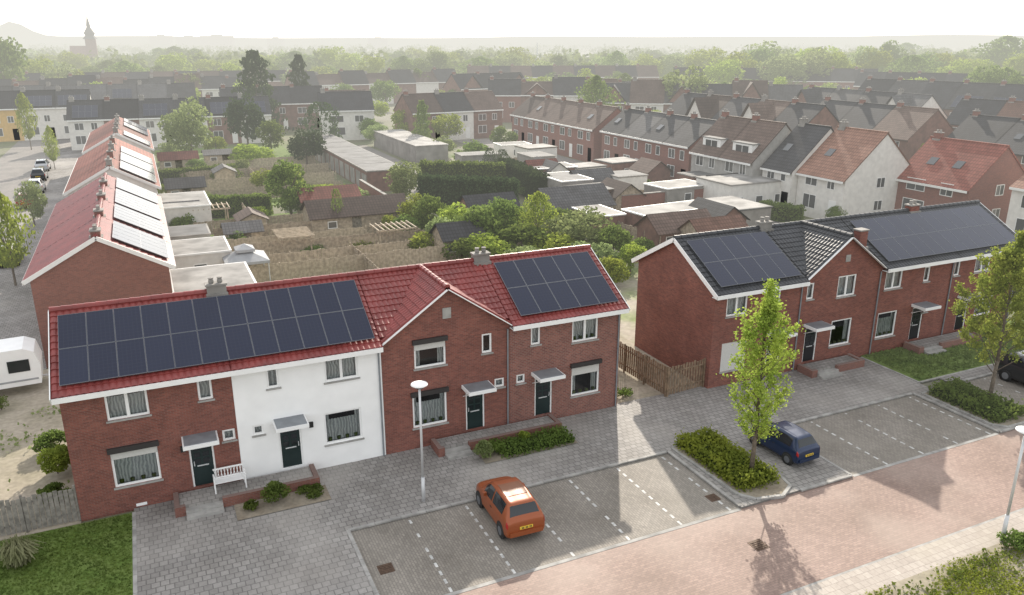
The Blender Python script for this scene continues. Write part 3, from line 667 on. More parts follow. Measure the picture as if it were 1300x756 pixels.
def bhouse(label,x,y,rot,w=6,d=7.5,eave=5.4,rid=7.8,wm='brickb',rm='t_dark',group=None,wins=True,chim=True,pan=0,detail=False,dorm=False,backw=False,side_pan=1,endwin=False,trim=True,verge=False,fgable=0,sky=0):
    r=thing('terraced_house',label,'house',(x,y,0),rot,group); b=MB(); g=.003
    b.poly([(g,0,-.1),(w-g,0,-.1),(w-g,0,eave),(g,0,eave)]); b.poly([(g,d,-.1),(g,d,eave),(w-g,d,eave),(w-g,d,-.1)])
    for X in (g,w-g): b.poly([(X,0,-.1),(X,d,-.1),(X,d,eave),(X,d/2,rid-.06),(X,0,eave)])
    if fgable: b.poly([(w*.1,-.01,eave-.3),(w*.9,-.01,eave-.3),(w*.5,-.01,rid-.3)])
    b.build('wall',M[wm],r)
    tl=math.atan2(rid-eave,d/2); k=math.tan(tl); ov=.35; b=MB()
    if detail:
        L=math.hypot(d/2+ov,(rid-eave)+ov*k)
        tiles(b,(0,-ov,eave-ov*k+.06),(1,0,0),(0,d/2,rid-eave),w,L,course=.4,pitch=.3); tiles(b,(0,d+ov,eave-ov*k+.06),(1,0,0),(0,-d/2,rid-eave),w,L,course=.4,pitch=.3); ridge(b,(0,d/2,rid+.1),(w,d/2,rid+.1))
    else:
        for s,y0 in ((1,-ov),(-1,d+ov)):
            z0=eave-ov*k; a=[(-.1,y0,z0+.1),(w+.1,y0,z0+.1),(w+.1,d/2,rid+.1),(-.1,d/2,rid+.1)]
            b.poly(a); b.poly([(p[0],p[1],p[2]-.14) for p in a]); b.poly([a[0],a[1],(w+.1,y0,z0-.04),(-.1,y0,z0-.04)]); 
            for q in (0,1): b.poly([a[q],a[3-q],(a[3-q][0],d/2,rid-.04),(a[q][0],y0,z0-.04)])
        b.box(-.1,w+.1,d/2-.12,d/2+.12,rid+.04,rid+.16)
        if fgable:
            for s in(-1,1): b.poly([(w*.5,-.4,rid-.1),(w*.5,d/2,rid-.1),(w*.5+s*w*.45,d*.1,eave-.2),(w*.5+s*w*.45,-.4,eave-.2)])
    rf=b.build('roof',M[rm],r)
    if chim: chimney(rf,w*.06+.3,d/2,rid,.8,.5,.65 if not detail else .4,M['brickb'] if wm!='cream' else M['conch'],2)
    for q in range(sky):
        b=MB(); xx=w*(.3+.35*q); yy=d*.22; zz=eave+yy*k+.12
        b.box(-.45,.45,-.5,.5,0,.06); o=b.build('roof_window',M['glassp'],r); o.location=(xx,yy,zz); o.rotation_euler=(tl,0,0)
    if trim:
        for q in ((-ov-.05,-ov-.01),(d+ov+.01,d+ov+.05)): b=MB(); b.box(-.05,w+.05,q[0],q[1],eave-ov*k-.12,eave-ov*k+.1); b.build('gutter_board',M['whiteh'],r)
    if verge:
        for q in (-ov,d+ov): b=MB(); b.bar((-.13,q,eave-ov*k+.02),(-.13,d/2,rid+.02),.05,.24); b.build('bargeboard',M['whiteh'],r)
    if wins:
        for sd in ((0,1),)+(((d,-1),) if backw else ()):
            simple_window(r,w*.3,3.3,w*.26,1.25,sd[0],sd[1]); simple_window(r,w*.72,3.3,w*.17,1.25,sd[0],sd[1]); simple_window(r,w*.3,.9,w*.3,1.5,sd[0],sd[1])
        b=MB(); b.box(w*.72,w*.72+.95,-.05,-.003,.1,2.2); b.build('door',M['whiteh'] if random.random()<.5 else M['doorblk'],r)
    if endwin:
        for zz in (1,3.4):
            o=simple_window(r,w,zz,1.2,1.1); o.location=(w,d*.5,zz); o.rotation_euler=(0,0,R(90))
    if dorm:
        b=MB(); yc=d*.12; zb=eave+.35; b.box(w*.2,w*.8,yc-.3,yc+2.2,zb,zb+1.35,0); b.box(w*.17,w*.83,yc-.4,yc+2.3,zb+1.35,zb+1.45,1); b.build('dormer',[M['whiteh'],M['bitumen']],r)
        simple_window(r,w*.5,zb+.3,w*.42,.9,yc-.3)
    if pan: panels(r,(w-pan*1.0)/2,pan,2,1.0,.4,(-ov if side_pan>0 else d+ov,eave-ov*k+.12),tl,side_pan,1.0)
    return r
def row(desc,x,y,n,w,rot,tail='from its left end',**kw):
    dirx,diry=math.cos(rot),math.sin(rot)
    g=kw.pop('group',None)
    for i in range(n):
        k=dict(kw); 
        for key in ('rm','wm','pan','dorm','fgable','sky','rid'):
            if key in k and isinstance(k[key],(list,tuple)): k[key]=k[key][i%len(k[key])]
        if i<n-1: k['endwin']=False
        if i>0: k['verge']=False
        bhouse(f"{desc}, {ORD[i]} house {tail}",x+dirx*w*i,y+diry*w*i,rot,w=w,group=desc,**k)
row('red-roofed terrace left of the gardens, nearest block',4.6,18.2,4,6.15,R(90),tail='from its near end',d=7.2,eave=5.3,rid=7.3,wm='brickb',rm='redtile',pan=[5,5,6,5],detail=True,verge=True)
row('red-roofed terrace left of the gardens, middle block',4.8,47.5,4,6.15,R(90),tail='from its near end',d=7.2,eave=5.3,rid=7.3,wm=['cream','brickb'],rm='t_red',pan=[5,6,5,0],verge=True)
row('red-roofed terrace left of the gardens, farthest block',5,77,4,6.15,R(90),tail='from its near end',d=7.2,eave=5.3,rid=7.3,wm='cream',rm='t_red',pan=[5,0,5,5],verge=True)
row('pale modern terrace at the far left street corner',-34,146,5,6,0,eave=6,rid=8.8,d=9,wm=['cream','cream','yellow','cream'],rm='t_dark',pan=[5,5,0,5,5])
row('dark-roofed solar terrace behind the left gardens',-7,126,6,5.6,R(-4),eave=5.2,rid=8,d=8,wm=['cream','brickc','cream'],rm='t_dark',pan=[4,0,4,0,4,4])
row('dark-roofed white terrace farther left',-45,175,10,6.2,R(-3),eave=5.5,rid=8.5,d=9,wm=['cream','brickc','cream'],rm='t_grey',pan=[0,4,0])
row('long dark terrace at the far left',-70,212,16,6.5,R(-2),eave=5.5,rid=[8.5,9.2,8.5,8],d=9,wm=['cream','brickc'],rm=['t_dark','t_brown','t_dark'])
row('distant terrace beyond the dark conifers',-40,255,14,7,R(-4),eave=5.5,rid=8.5,d=9,wm=['brickc','cream'],rm=['t_dark','t_brown'],wins=False)
bhouse('white house with dark roof left of the garages',35.2,122,R(-10),w=10,d=9,eave=5.6,rid=8.6,wm='cream',rm='t_dark')
bhouse('small brown-roofed brick house behind the white house',40,140,R(-8),w=9,d=9,wm='brickc',rm='t_brown')
row('dark-roofed brick row behind the tall dark conifers',20,146,3,7,R(-5),eave=5.5,rid=8.6,d=9,wm='brickc',rm='t_dark')
W_=R(-90)
row('brown-roofed brick terrace beyond the garage court',67,105,5,6,W_,eave=5.2,rid=8.2,d=8,wm='brickb',rm='t_brown',endwin=True,sky=[0,1,0])
row('dark-roofed brick terrace right of the garage court',67.2,73,4,5.4,W_,eave=5.3,rid=8.2,d=8,wm='brickb',rm=['t_dark','t_grey'],endwin=True,sky=[1,0])
row('grey rendered pair with flat dormers',66.5,50,2,5.6,W_,eave=5.0,rid=9.0,d=8.5,wm='greywall',rm='t_brown',dorm=True,endwin=True)
bhouse('pale house with dark tiled roof left of the white gabled house',67.6,38.3,W_,w=4.6,d=9.5,eave=4.6,rid=9.0,wm='cream',rm='t_dark',sky=1)
bhouse('white gabled house with orange tiled roof left of the detached brick house',68.4,33.6,W_,w=6.5,d=10,eave=4.6,rid=9.0,wm='cream',rm='t_orange',endwin=True,sky=1)
bhouse('detached brick house with red tiled roof behind the dark-roofed row',76,27.5,W_,w=8.5,d=9,eave=4.4,rid=8.2,wm='brickb',rm='t_red',endwin=True,sky=2)
row('pale terrace with salmon tiled roof at the right edge',77,15.5,4,6.2,W_,eave=5.2,rid=7.6,d=8.5,wm='cream',rm='t_orange')
row('brick row beyond the end of the brown-roofed terrace',50,112,3,6.4,R(6),eave=5.4,rid=8.4,d=8.5,wm=['brickc','cream'],rm=['t_brown','t_dark'])
row('brick houses in the centre distance',82,170,3,7.5,R(10),eave=6,rid=9.5,d=9,wm='brickc',rm='t_dark',fgable=[1,0])
row('red brick row in the middle distance',78,142,5,7.5,R(-25),eave=6.2,rid=[9.4,8.8,9.8],d=9,wm=['brickb','brickc','cream'],rm=['t_dark','t_brown'],fgable=[0,1])
row('long dark roofs behind the brick terraces',95,122,6,7.2,R(-35),eave=5.4,rid=[9,9.8,9],d=10,wm=['brickc','cream'],rm=['t_dark','t_brown','t_grey'],fgable=[1,0])
row('brown-gabled terrace behind the pale houses',88,88,5,6.6,R(-90),eave=5.2,rid=9.2,d=10,wm=['brickc','cream'],rm=['t_dark','t_brown'],trim=False,fgable=[0,1])
row('dark long terrace at the right behind the red-roofed house',101,68,3,7,R(-90),eave=5.0,rid=8.8,d=10,wm='brickc',rm=['t_dark','t_dark','t_brown'],trim=False,sky=[1,0,0])
row('dark lower terrace behind the salmon roofs',104,44,4,7,R(-90),eave=4.6,rid=8.2,d=10,wm='brickc',rm='t_dark',trim=False,sky=[0,1])
row('second dark terrace at the right',121,92,4,7,R(-90),eave=5.2,rid=9.2,d=10,wm=['brickc','cream'],rm=['t_dark','t_grey'],trim=False,fgable=[1,0,0])
row('third dark terrace at the right, partly orange roofed',125,60,4,7,R(-80),eave=5.2,rid=8.8,d=9,wm='brickb',rm=['t_dark','t_orange','t_dark'],trim=False)
row('dark solar-roofed terrace at the upper right',146,100,7,7,R(-80),eave=5.4,rid=10,d=11,wm='brickc',rm=['t_dark','t_grey'],pan=[5,0,0,5],trim=False)
row('red brick street before the woods at the right',165,192,9,7,R(-38),eave=6,rid=9.5,d=9,wm='brickb',rm='t_dark',wins=True)
row('distant brick street in the upper centre',110,235,9,7.5,R(-20),eave=6,rid=9.5,d=9,wm=['brickc','cream'],rm=['t_brown','t_dark'],wins=False)
row('distant roofs left of the centre',45,205,7,7.5,R(5),eave=6,rid=[9.5,8.6],d=9,wm=['brickc','cream'],rm=['t_dark','t_brown'],wins=False)
row('distant dark row behind the upper right terrace',190,140,8,7.5,R(-60),eave=6,rid=9.5,d=9,wm='brickc',rm='t_dark',wins=False)
# ---------------------------------------------------------------- sheds, garages, flat roofs
def flatbox(name,label,x,y,w,d,h,rot=0,wm='greywall',rm='flat',cat='garage',doors=0,group=None,win=0,em='conch'):
    r=thing(name,label,cat,(x,y,0),rot,group); b=MB(); b.box(0,w,0,d,-.1,h); b.build('wall',M[wm],r)
    b=MB(); b.box(-.1,w+.1,-.1,d+.1,h+.001,h+.14); b.box(.05,w-.05,.05,d-.05,h+.141,h+.15,1); b.build('roof',[M[em],M[rm]],r)
    for k in range(doors):
        a=w*(k+.12)/doors; c=w*(k+.88)/doors; b=MB(); b.box(a,c,-.04,-.003,0,2.05); b.build('garage_door',M['conch'],r)
    for k in range(win): simple_window(r,w*(k+.5)/win,.9,1.0,1.0)
    return r
for k in range(7):
    flatbox('garage',f'flat-roofed garage in the long row behind the gardens, {ORD[k]} from its far end',29,108-k*6.1,6.05,5,2.5,W_,'brickc','bitumen',doors=2,group='long garage row')
for k in range(4):
    flatbox('garage',f'pale-roofed garage in the short second row, {ORD[k]} from its far end',42,110-k*6.1,6.05,5.2,2.6,W_,'conch','flat',doors=2,group='second garage row')
fb=[(690,212,5,4,2.7,'cream','flat'),(724,221,5,3.5,2.6,'conch','bitumen'),(704,240,6,4,2.6,'brickc','bitumen'),(752,238,4.5,3.5,2.5,'cream','flat'),(797,232,5,4,2.6,'brickc','flat'),(780,258,6,4,2.9,'conch','bitumen'),(838,249,4,4,2.6,'cream','bitumen'),(764,274,7,4,2.6,'brickc','bitumen'),(874,267,6,4,2.5,'conch','flat'),(895,250,4,3,2.5,'brickc','bitumen'),(868,303,9,3.5,2.5,'brickc','flat'),(1006,292,6,4,2.5,'conch','flat'),(655,205,5,3.5,2.5,'cream','bitumen'),(612,220,6,3.5,2.5,'conch','bitumen'),(735,262,4,3,2.3,'wood','flat'),(820,300,5,3,2.3,'brickc','flat')]
for k,(px,py,w,d,h,wm,rm) in enumerate(fb):
    x,y=P(px,py); rz=random.choice((0,R(-4),R(5),R(90)))
    flatbox('outbuilding',f"{ {'flat':'pale','bitumen':'dark'}[rm]} flat-roofed outbuilding in the central yards, {ORD[k]} listed by depth",x-w/2,y,w,d,h,rz,wm,rm,'outbuilding',win=1,em=random.choice(('conch','whiteh','woodg','bitumen')))
x,y=P(925,274); flatbox('white_extension','white cubic house extension with small windows right of the yards',x,y,8,6,3.2,0,'cream','flat','extension',win=3)
flatbox('rear_extension','white flat-roofed extension behind the near red-roofed gable',4.7,19.5,5,7,2.7,0,'cream','flat','extension',win=1,em='whiteh')
flatbox('rear_extension','white flat-roofed extension second along the red-roofed terrace',4.7,31,4.5,5,2.6,0,'cream','flat','extension',win=1,em='whiteh')
flatbox('rear_extension','white flat-roofed annex beside the middle terrace block',4.9,50,4.5,8,2.7,0,'cream','flat','extension',win=1,em='whiteh')
flatbox('rear_extension','grey flat-roofed extension third along the red-roofed terrace',4.7,38,3.6,4,2.5,0,'greywall','bitumen','extension',win=1)
def shed(label,x,y,w,d,h,rid,wm,rm,rot=0,name='garden_shed'):
    r=thing(name,label,'shed',(x,y,0),rot); b=MB(); b.box(0,w,0,d,-.1,h)
    for X in(.003,w-.003): b.poly([(X,0,h),(X,d,h),(X,d/2,rid)])
    b.build('wall',M[wm],r); b=MB()
    k=(rid-h)/(d/2)
    for y0 in(-.3,d+.3):
        s=-.3*k; a=[(-.25,y0,h+s+.05),(w+.25,y0,h+s+.05),(w+.25,d/2,rid+.05),(-.25,d/2,rid+.05)]; b.poly(a); b.poly([(p[0],p[1],p[2]-.08) for p in a]); b.poly([a[0],a[1],(w+.25,y0,h+s-.03),(-.25,y0,h+s-.03)])
    b.build('roof',M[rm],r); b=MB(); b.box(w*.4,w*.4+.9,-.04,-.003,0,1.95); b.build('door',M['woodg'],r); simple_window(r,w*.2,1,.9,.7)
x,y=P(398,306); shed('brown timber shed with wide low brown roof in the gardens',x,y,9.5,4.5,2.2,3.4,'wood','t_brown')
x,y=P(396,292); shed('timber shed with reddish roof behind the wide brown shed',x,y+4,6,4,2.2,3.2,'wood','t_red')
x,y=P(200,300); shed('small pale shed beside the middle terrace garden',x,y,4,3,2.1,2.9,'cream','t_grey')
x,y=P(215,262); shed('small dark shed by the long green hedge',x,y,4,3,2.1,2.9,'wood','t_grey')
x,y=P(565,336); shed('small dark garden shed behind the red roof ridge',x,y,3.6,3,2.2,3.2,'wood','t_dark')
x,y=P(700,296); shed('grey-roofed shed between the shrubs and the yards',x,y,7,5,2.4,4,'greywall','t_grey')
x,y=P(205,222); shed('pale timber shed in the far left garden',x,y,5,3,2.1,2.9,'woodl','t_red')
x,y=P(262,215); shed('light shed with flat grey roof in far left garden',x,y,6,3,2.1,2.6,'woodl','t_grey')
x,y=P(600,300); shed('brick shed beyond the shrub mass',x,y,5,4,2.4,3.6,'brickc','t_dark')
for k,(px,py,w,wm,rm,rt) in enumerate([(735,256,5,'brickc','t_grey',0),(815,272,4.5,'wood','t_brown',R(90)),(676,240,4,'brickc','t_red',0),(850,238,4,'brickc','t_brown',R(90)),(908,264,4,'wood','t_grey',0),(835,326,6,'brickc','t_brown',0),(945,306,5,'brickc','t_dark',R(90)),(724,240,6,'cream','t_grey',R(90)),(890,334,5,'wood','t_orange',0)]):
    x,y=P(px,py); shed(f"small tile-roofed shed in the central yards, {ORD[k]} by listing",x,y,w,3.4,2.2,3.4,wm,rm,rt)
for k,(px,py,w,rm,rt) in enumerate([(300,236,3,'t_grey',R(90)),(290,322,3,'t_grey',0),(340,302,3,'t_brown',R(90))]):
    x,y=P(px,py); shed(f"little timber shed in the left back gardens, {ORD[k]} by listing",x,y,w,2.4,1.9,2.5,'woodl',rm,rt)
for k,(px,py) in enumerate([(270,292),(375,330),(500,320)]):
    x,y=P(px,py); r=thing('pergola',f'open timber pergola in the back gardens, {ORD[k]} from the left','pergola',(x,y,0),random.choice((0,R(90))))
    for sx in(-1.5,1.5):
        for sy in(-1.2,1.2): b=MB(); b.box(sx-.06,sx+.06,sy-.06,sy+.06,-.05,2.2); b.build('post',M['wood'],r)
    b=MB()
    for sy in(-1.2,1.2): b.box(-1.8,1.8,sy-.05,sy+.05,2.201,2.33)
    for i in range(8): b.box(-1.7+i*.48,-1.62+i*.48,-1.5,1.5,2.331,2.44)
    b.build('beams',M['woodl'],r)
x,y=P(268,268); r=thing('trampoline','round blue-edged garden trampoline on the lawn in the left gardens','trampoline',(x,y+1,0)); b=MB(); b.lathe([(0.01,.8),(1.3,.8)],20,0); b.build('mat',M['black'],r); b=MB(); b.lathe([(1.3,.8),(1.32,.86),(1.6,.86),(1.62,.78)],20); b.build('pad',plain('blue_trampoline_pad',(.05,.12,.3),.6,var=0,haze=True),r)
for i in range(4): b=MB(); a=i*1.57+.4; b.tube((1.5*math.cos(a),1.5*math.sin(a),0),(1.5*math.cos(a),1.5*math.sin(a),.8),.03); b.build('leg',M['steel'],r)
x,y=P(315,362); r=thing('gazebo','grey canvas gazebo with two-tier pyramid top behind the near row','gazebo',(x,y,0)); b=MB(); 
for s,z0,z1 in ((1.6,2.2,2.9),(.7,2.95,3.3)):
    q=[(-s,-s,z0),(s,-s,z0),(s,s,z0),(-s,s,z0)]
    for i in range(4): b.poly([q[i],q[(i+1)%4],(0,0,z1)]); b.poly([q[i],q[(i+1)%4],(q[(i+1)%4][0],q[(i+1)%4][1],z0-.2),(q[i][0],q[i][1],z0-.2)])
b.build('canopy',M['canvas'],r)
for sx in(-1,1):
    for sy in(-1,1): b=MB(); b.tube((1.5*sx,1.5*sy,0),(1.5*sx,1.5*sy,2.2),.04); b.build('leg',M['steel'],r)
b=MB(); b.box(-.12,.12,0,22,-.1,2.0); b.box(-.17,.17,0,22,2.001,2.08,1); o=b.build('brick_garden_wall',[M['brickb'],M['conch']]); o.location=(27.5,41,0); tag(o,'long brick garden wall running back to the garage row','wall')
b=MB(); b.box(0,12,-.12,.12,-.1,2.2); b.box(-.05,12.05,-.17,.17,2.201,2.28,1); o=b.build('brick_garden_wall',[M['brickb'],M['conch']]); o.location=(50,40,0); tag(o,'brown brick yard wall below the pale houses','wall')
# ---------------------------------------------------------------- hedges and trees in gardens
hedge('tall dark clipped hedge behind the pale green tree, front side',*P(535,262),*P(655,268),1.6,3.4,'L_d',7000,.3,rough=.12)
hedge('tall dark clipped hedge, second line turning right',*P(640,232),*P(690,258),1.6,3.2,'L_d',4000,.3,rough=.12)
hedge('tall dark hedge at the back of the garage court',*P(535,238),*P(640,240),1.6,3.2,'L_g',5000,.3,rough=.12)
hedge('long green clipped hedge across the left gardens',*P(218,277),*P(345,272),1.2,2.1,'L_g',5000,.25)
hedge('green hedge along the yards at centre right',*P(770,248),*P(822,246),1.2,1.6,'L_g',2500,.25)
hedge('green hedge below the white extension',*P(965,276),*P(1015,284),1.4,1.7,'L_g',2500,.22)
hedge('green hedge between two far left gardens',*P(190,236),*P(300,226),1.2,1.8,'L_g',3500,.25)
hedge('yellow-green hedge running back beside the far left gardens',*P(385,262),*P(372,226),1.2,1.8,'L_y',3500,.25)
T=[(245,208,122,70,'round','L_p'),(330,170,65,58,'conifer','L_d'),(385,160,70,36,'conifer','L_d'),(316,192,118,54,'round','L_d'),(410,190,130,40,'column','L_d'),(390,212,163,50,'round','L_d'),
 (320,212,178,56,'bush','L_y'),(345,195,152,38,'round','L_g'),(370,276,203,66,'round','L_g'),(415,264,230,72,'bush','L_y'),(512,256,205,54,'round','L_p')]
cluster('in the gardens left of the garage rows',T)
T=[(537,190,128,28,'conifer','L_g'),(515,178,138,40,'round','L_y'),(568,182,142,42,'round','L_y'),(600,210,176,46,'bush','L_g'),(622,222,188,16,'column','L_d'),(638,224,190,16,'column','L_d'),(480,185,158,34,'round','L_p'),(560,200,170,40,'bush','L_p'),(640,190,160,36,'round','L_g'),(585,160,130,34,'round','L_p'),(470,178,150,30,'round','L_g')]
cluster('around the garage court',T)
T=[(528,296,246,46,'round','L_y'),(548,306,248,54,'round','L_g'),(578,314,254,64,'bush','L_y'),(608,322,256,66,'bush','L_g'),(640,314,252,58,'round','L_g'),(683,316,244,54,'oval','L_y'),(662,332,282,72,'bush','L_g'),(735,326,262,88,'round','L_p'),(778,336,282,56,'bush','L_g'),(700,338,290,70,'bush','L_y'),(620,338,292,70,'bush','L_y'),(832,300,262,62,'bush','L_g'),(800,348,303,46,'bush','L_y'),(590,340,300,54,'bush','L_g'),(750,348,298,66,'bush','L_p'),
 (560,322,272,50,'bush','L_p'),(660,300,262,46,'round','L_y'),(710,300,264,44,'round','L_g'),(540,328,290,44,'bush','L_y'),(815,330,300,40,'bush','L_g'),(670,350,308,60,'bush','L_p'),(725,356,316,50,'bush','L_g'),(775,362,322,44,'bush','L_y'),(515,310,270,40,'bush','L_g'),(500,300,268,34,'bush','L_y'),(630,300,262,50,'round','L_p')]
cluster('in gardens just behind the near rows',T)
T=[(755,170,97,50,'oval','L_g'),(757,172,143,22,'oval','L_y'),(865,160,78,70,'round','L_p'),(862,186,148,42,'round','L_y'),(1182,246,184,30,'column','L_y'),(1155,215,180,16,'column','L_y'),(1168,225,182,14,'column','L_y'),(1250,150,76,60,'round','L_g'),(1292,155,82,52,'round','L_g'),(712,120,88,44,'round','L_g'),(895,165,120,34,'round','L_g'),(1200,160,112,50,'round','L_y'),(1120,150,108,40,'round','L_p'),(990,168,130,34,'round','L_y'),(1060,160,128,30,'round','L_y'),(940,185,150,30,'round','L_g'),(1230,200,160,34,'round','L_y'),(830,170,140,30,'round','L_y'),(1030,150,112,44,'round','L_g'),(1160,140,98,50,'round','L_y'),(780,140,104,40,'round','L_g'),(930,145,106,44,'round','L_p')]
cluster('among the roofs at the right',T)
T=[(20,362,244,56,'oval','L_y'),(44,285,230,38,'round','L_p'),(40,190,118,22,'oval','L_y'),(14,140,48,64,'round','L_g'),(70,215,160,18,'oval','L_y'),(85,130,78,44,'round','L_p'),(52,125,70,50,'round','L_y')]
cluster('along the side street at the left edge',T)
T=[(235,300,268,34,'bush','L_g'),(330,285,260,30,'bush','L_y'),(250,322,296,28,'column','L_g'),(460,322,298,34,'bush','L_y'),(300,322,294,30,'round','L_g'),(180,225,205,26,'bush','L_g'),(290,232,210,42,'bush','L_g'),(340,245,214,40,'round','L_y'),(430,300,240,14,'column','L_g'),(215,205,180,34,'round','L_p'),(275,195,170,34,'bush','L_y'),(450,262,230,36,'bush','L_p'),(205,248,230,28,'bush','L_y'),(400,330,308,38,'bush','L_g'),(480,285,260,30,'round','L_g'),(260,262,242,28,'bush','L_p'),(250,222,202,28,'round','L_g'),(365,240,216,30,'bush','L_y'),(310,222,200,28,'bush','L_p')]
cluster('inside the fenced back gardens',T)
T=[(690,272,250,40,'bush','L_g'),(735,250,232,30,'bush','L_y'),(770,264,244,30,'bush','L_p'),(815,246,226,30,'round','L_g'),(855,276,258,34,'bush','L_g'),(905,290,270,40,'bush','L_y'),(662,248,226,34,'bush','L_g'),(930,312,290,44,'bush','L_g'),(1040,302,282,40,'bush','L_y'),(985,278,256,34,'bush','L_g'),(800,284,266,40,'bush','L_y'),(875,318,298,40,'bush','L_g'),(710,232,212,26,'round','L_y'),(780,228,210,26,'bush','L_g'),(945,262,244,26,'bush','L_p'),(1060,285,262,30,'round','L_g'),(900,236,220,24,'bush','L_g')]
cluster('in the central yards',T)
T=[(1262,330,300,40,'bush','L_g'),(1290,400,300,50,'round','L_g')]
cluster('at the far end of the dark-roofed row',T)
def band(desc,n,p0,p1,b0,b1,h0,h1,w0,w1,kinds):
    for i in range(n):
        px=p0+(p1-p0)*(i+random.random()*.8)/n; by=random.uniform(b0,b1); hh=random.uniform(h0,h1); w=random.uniform(w0,w1)
        kind,mk=random.choice(kinds); 
        tree_px(px,by,by-hh,w,kind,mk,f"leafy trees {desc}",f"leafy trees {desc}")
K=[('round','L_g'),('round','L_p'),('round','L_y'),('oval','L_g'),('round','L_y')]
band('scattered through the nearer roofs',42,470,1300,122,158,26,46,30,54,K)
band('scattered through the left roofs',32,40,470,112,150,26,46,30,54,K)
band('in the belt beyond the town roofs',52,-20,1320,104,118,30,48,38,64,K)
band('in the farther belt below the horizon',50,-20,1320,90,100,22,36,32,56,K)
band('rising on the right side skyline',20,880,1310,112,128,46,68,48,78,K)
cen=[]
for k in range(1000):
    D=340*math.exp(random.random()**.9*2.1); L=random.uniform(-.72,.72)*D; x,y=polar(D,L); s=random.uniform(7,13)*(1+D/3000)
    hz=random.uniform(8,14); c=np.array([x,y,0]); m=75
    p=sph(m); p[:,2]=np.abs(p[:,2])
    cen.append((c+p*np.array([s*.75,s*.75,hz])*(.75+.3*rng.random((m,1)))))
tag(leafobj('far_woodland',np.concatenate(cen),2.6,M['L_f']),'hazy woodland and tree belts stretching to the horizon','woodland',kind='stuff')
def hills(name,D,base,amp,seed):
    b=MB(); n=140
    def h(i):
        t=i/n; z=base+amp*(.5*math.sin(t*9+seed)+.3*math.sin(t*23+seed*2)+.2*math.sin(t*51))
        px=(t*1.9-.95)*1062+650
        if name=='hills': z+=75*math.exp(-((px-18)/26)**2)
        return z
    for i in range(n):
        L0=(i/n*1.9-.95)*D; L1=((i+1)/n*1.9-.95)*D; x0,y0=polar(D,L0); x1,y1=polar(D,L1); X0,Y0=polar(D*1.15,L0*1.15); X1,Y1=polar(D*1.15,L1*1.15)
        xa,ya=polar(D*.85,L0*.85); xb,yb=polar(D*.85,L1*.85)
        b.poly([(xa,ya,-1),(xb,yb,-1),(x1,y1,h(i+1)),(x0,y0,h(i))]); b.poly([(x0,y0,h(i)),(x1,y1,h(i+1)),(X1,Y1,-1),(X0,Y0,-1)])
    tag(b.build(name,M['L_f'],smooth=True),kind='structure')
hills('hills',4500,40,10,1.); hills('hill_ridge',2600,20,8,3.)
D=520; x,y=polar(D,(115-650)/1062*D); r=thing('church_tower','dark church tower with pointed spire on the left skyline','church',(x,y,0))
b=MB(); b.box(-3,3,-3,3,0,19); b.build('tower',M['brickc'],r); b=MB(); b.lathe([(4.2,19),(2.6,21),(3.2,22.5),(1.1,26),(1.2,27),(.05,33)],8); b.build('spire',M['t_grey'],r)
b=MB(); b.box(-12,-3.01,-5,5,0,10); b.poly([(-12,-5,10),(-3.01,-5,10),(-3.01,0,15),(-12,0,15)]); b.poly([(-12,5,10),(-12,0,15),(-3.01,0,15),(-3.01,5,10)]); b.build('nave',M['brickc'],r)
for k,(px,w,ty) in enumerate([(205,26,46),(240,30,47),(276,40,46),(350,20,49),(480,24,49)]):
    D=1900; x,y=polar(D,(px-650)/1062*D); h=CZ+(52-ty)*D/1062; ww=w*D/1062
    r=thing('apartment_block',f'pale flat-topped apartment block on the horizon, {ORD[k]} from the left','building',(x,y,0),-PSI); b=MB(); b.box(-ww/2,ww/2,-8,8,0,h); b.build('wall',M['brickc'],r)
    b=MB(); b.box(-ww/6,ww/6,-4,4,h,h+3); b.build('roof_housing',M['brickc'],r)
x,y=polar(560,(682-650)/1062*560); b=MB(); b.tube((0,0,0),(0,0,17),.4,.15,6); o=b.build('radio_mast',M['steel']); o.location=(x,y,0); tag(o,'thin radio mast rising above the distant trees','mast')
# ---------------------------------------------------------------- street furniture
def lamp(label,x,y,h=5.2):
    r=thing('street_lamp',label,'street lamp',(x,y,0)); b=MB(); b.tube((0,0,-.05),(0,0,1.1),.08,.075,12); b.tube((0,0,1.1),(0,0,h-.15),.055,.045,12); b.build('pole',M['steel'],r,True)
    b=MB(); b.lathe([(.03,h-.16),(.1,h-.12),(.27,h-.04),(.34,h),(.33,h+.03),(.2,h+.07),(.02,h+.08)],24); b.build('lamp_head',M['white'],r,True)
    b=MB(); b.lathe([(.02,h-.17),(.17,h-.13),(.2,h-.085)],20); b.build('diffuser',M['glass'],r,True)
lamp('slim grey street lamp with white disc head before the gabled house',*P(538,636)); lamp('slim grey street lamp at the lower right edge beyond the road',*P(1272,686),4.6)
lamp('slim street lamp on the side street at the left edge',-8.6,50)
for k,(px,py,w,lab) in enumerate([(490,722,.55,'rusty square drain cover in the left parking bay'),(905,632,.5,'dark drain cover near the island in the parking lot'),(963,692,.6,'square drain grate in the brick road')]):
    x,y=P(px,py,-.07); z=-.075 if k<2 else -.078; b=MB(); b.box(-w/2,w/2,-w/2,w/2,z-.01,z+.008); 
    for i in range(5): b.box(-w*.4,w*.4,-w*.4+i*w*.17,-w*.4+i*w*.17+w*.06,z+.009,z+.02)
    o=b.build('drain_cover',M['iron']); o.location=(x,y,0); tag(o,lab,'drain cover')
r=thing('garden_bench','white openwork garden bench by the left end house door','bench',(5.6,-.62,.34)); 
b=MB(); 
for i in range(6): b.box(-.6,.6,-.22+i*.075,-.17+i*.075,.42,.45)
b.build('seat',M['white'],r); b=MB(); b.box(-.6,.6,.2,.24,.84,.9); b.box(-.6,.6,.2,.24,.46,.5)
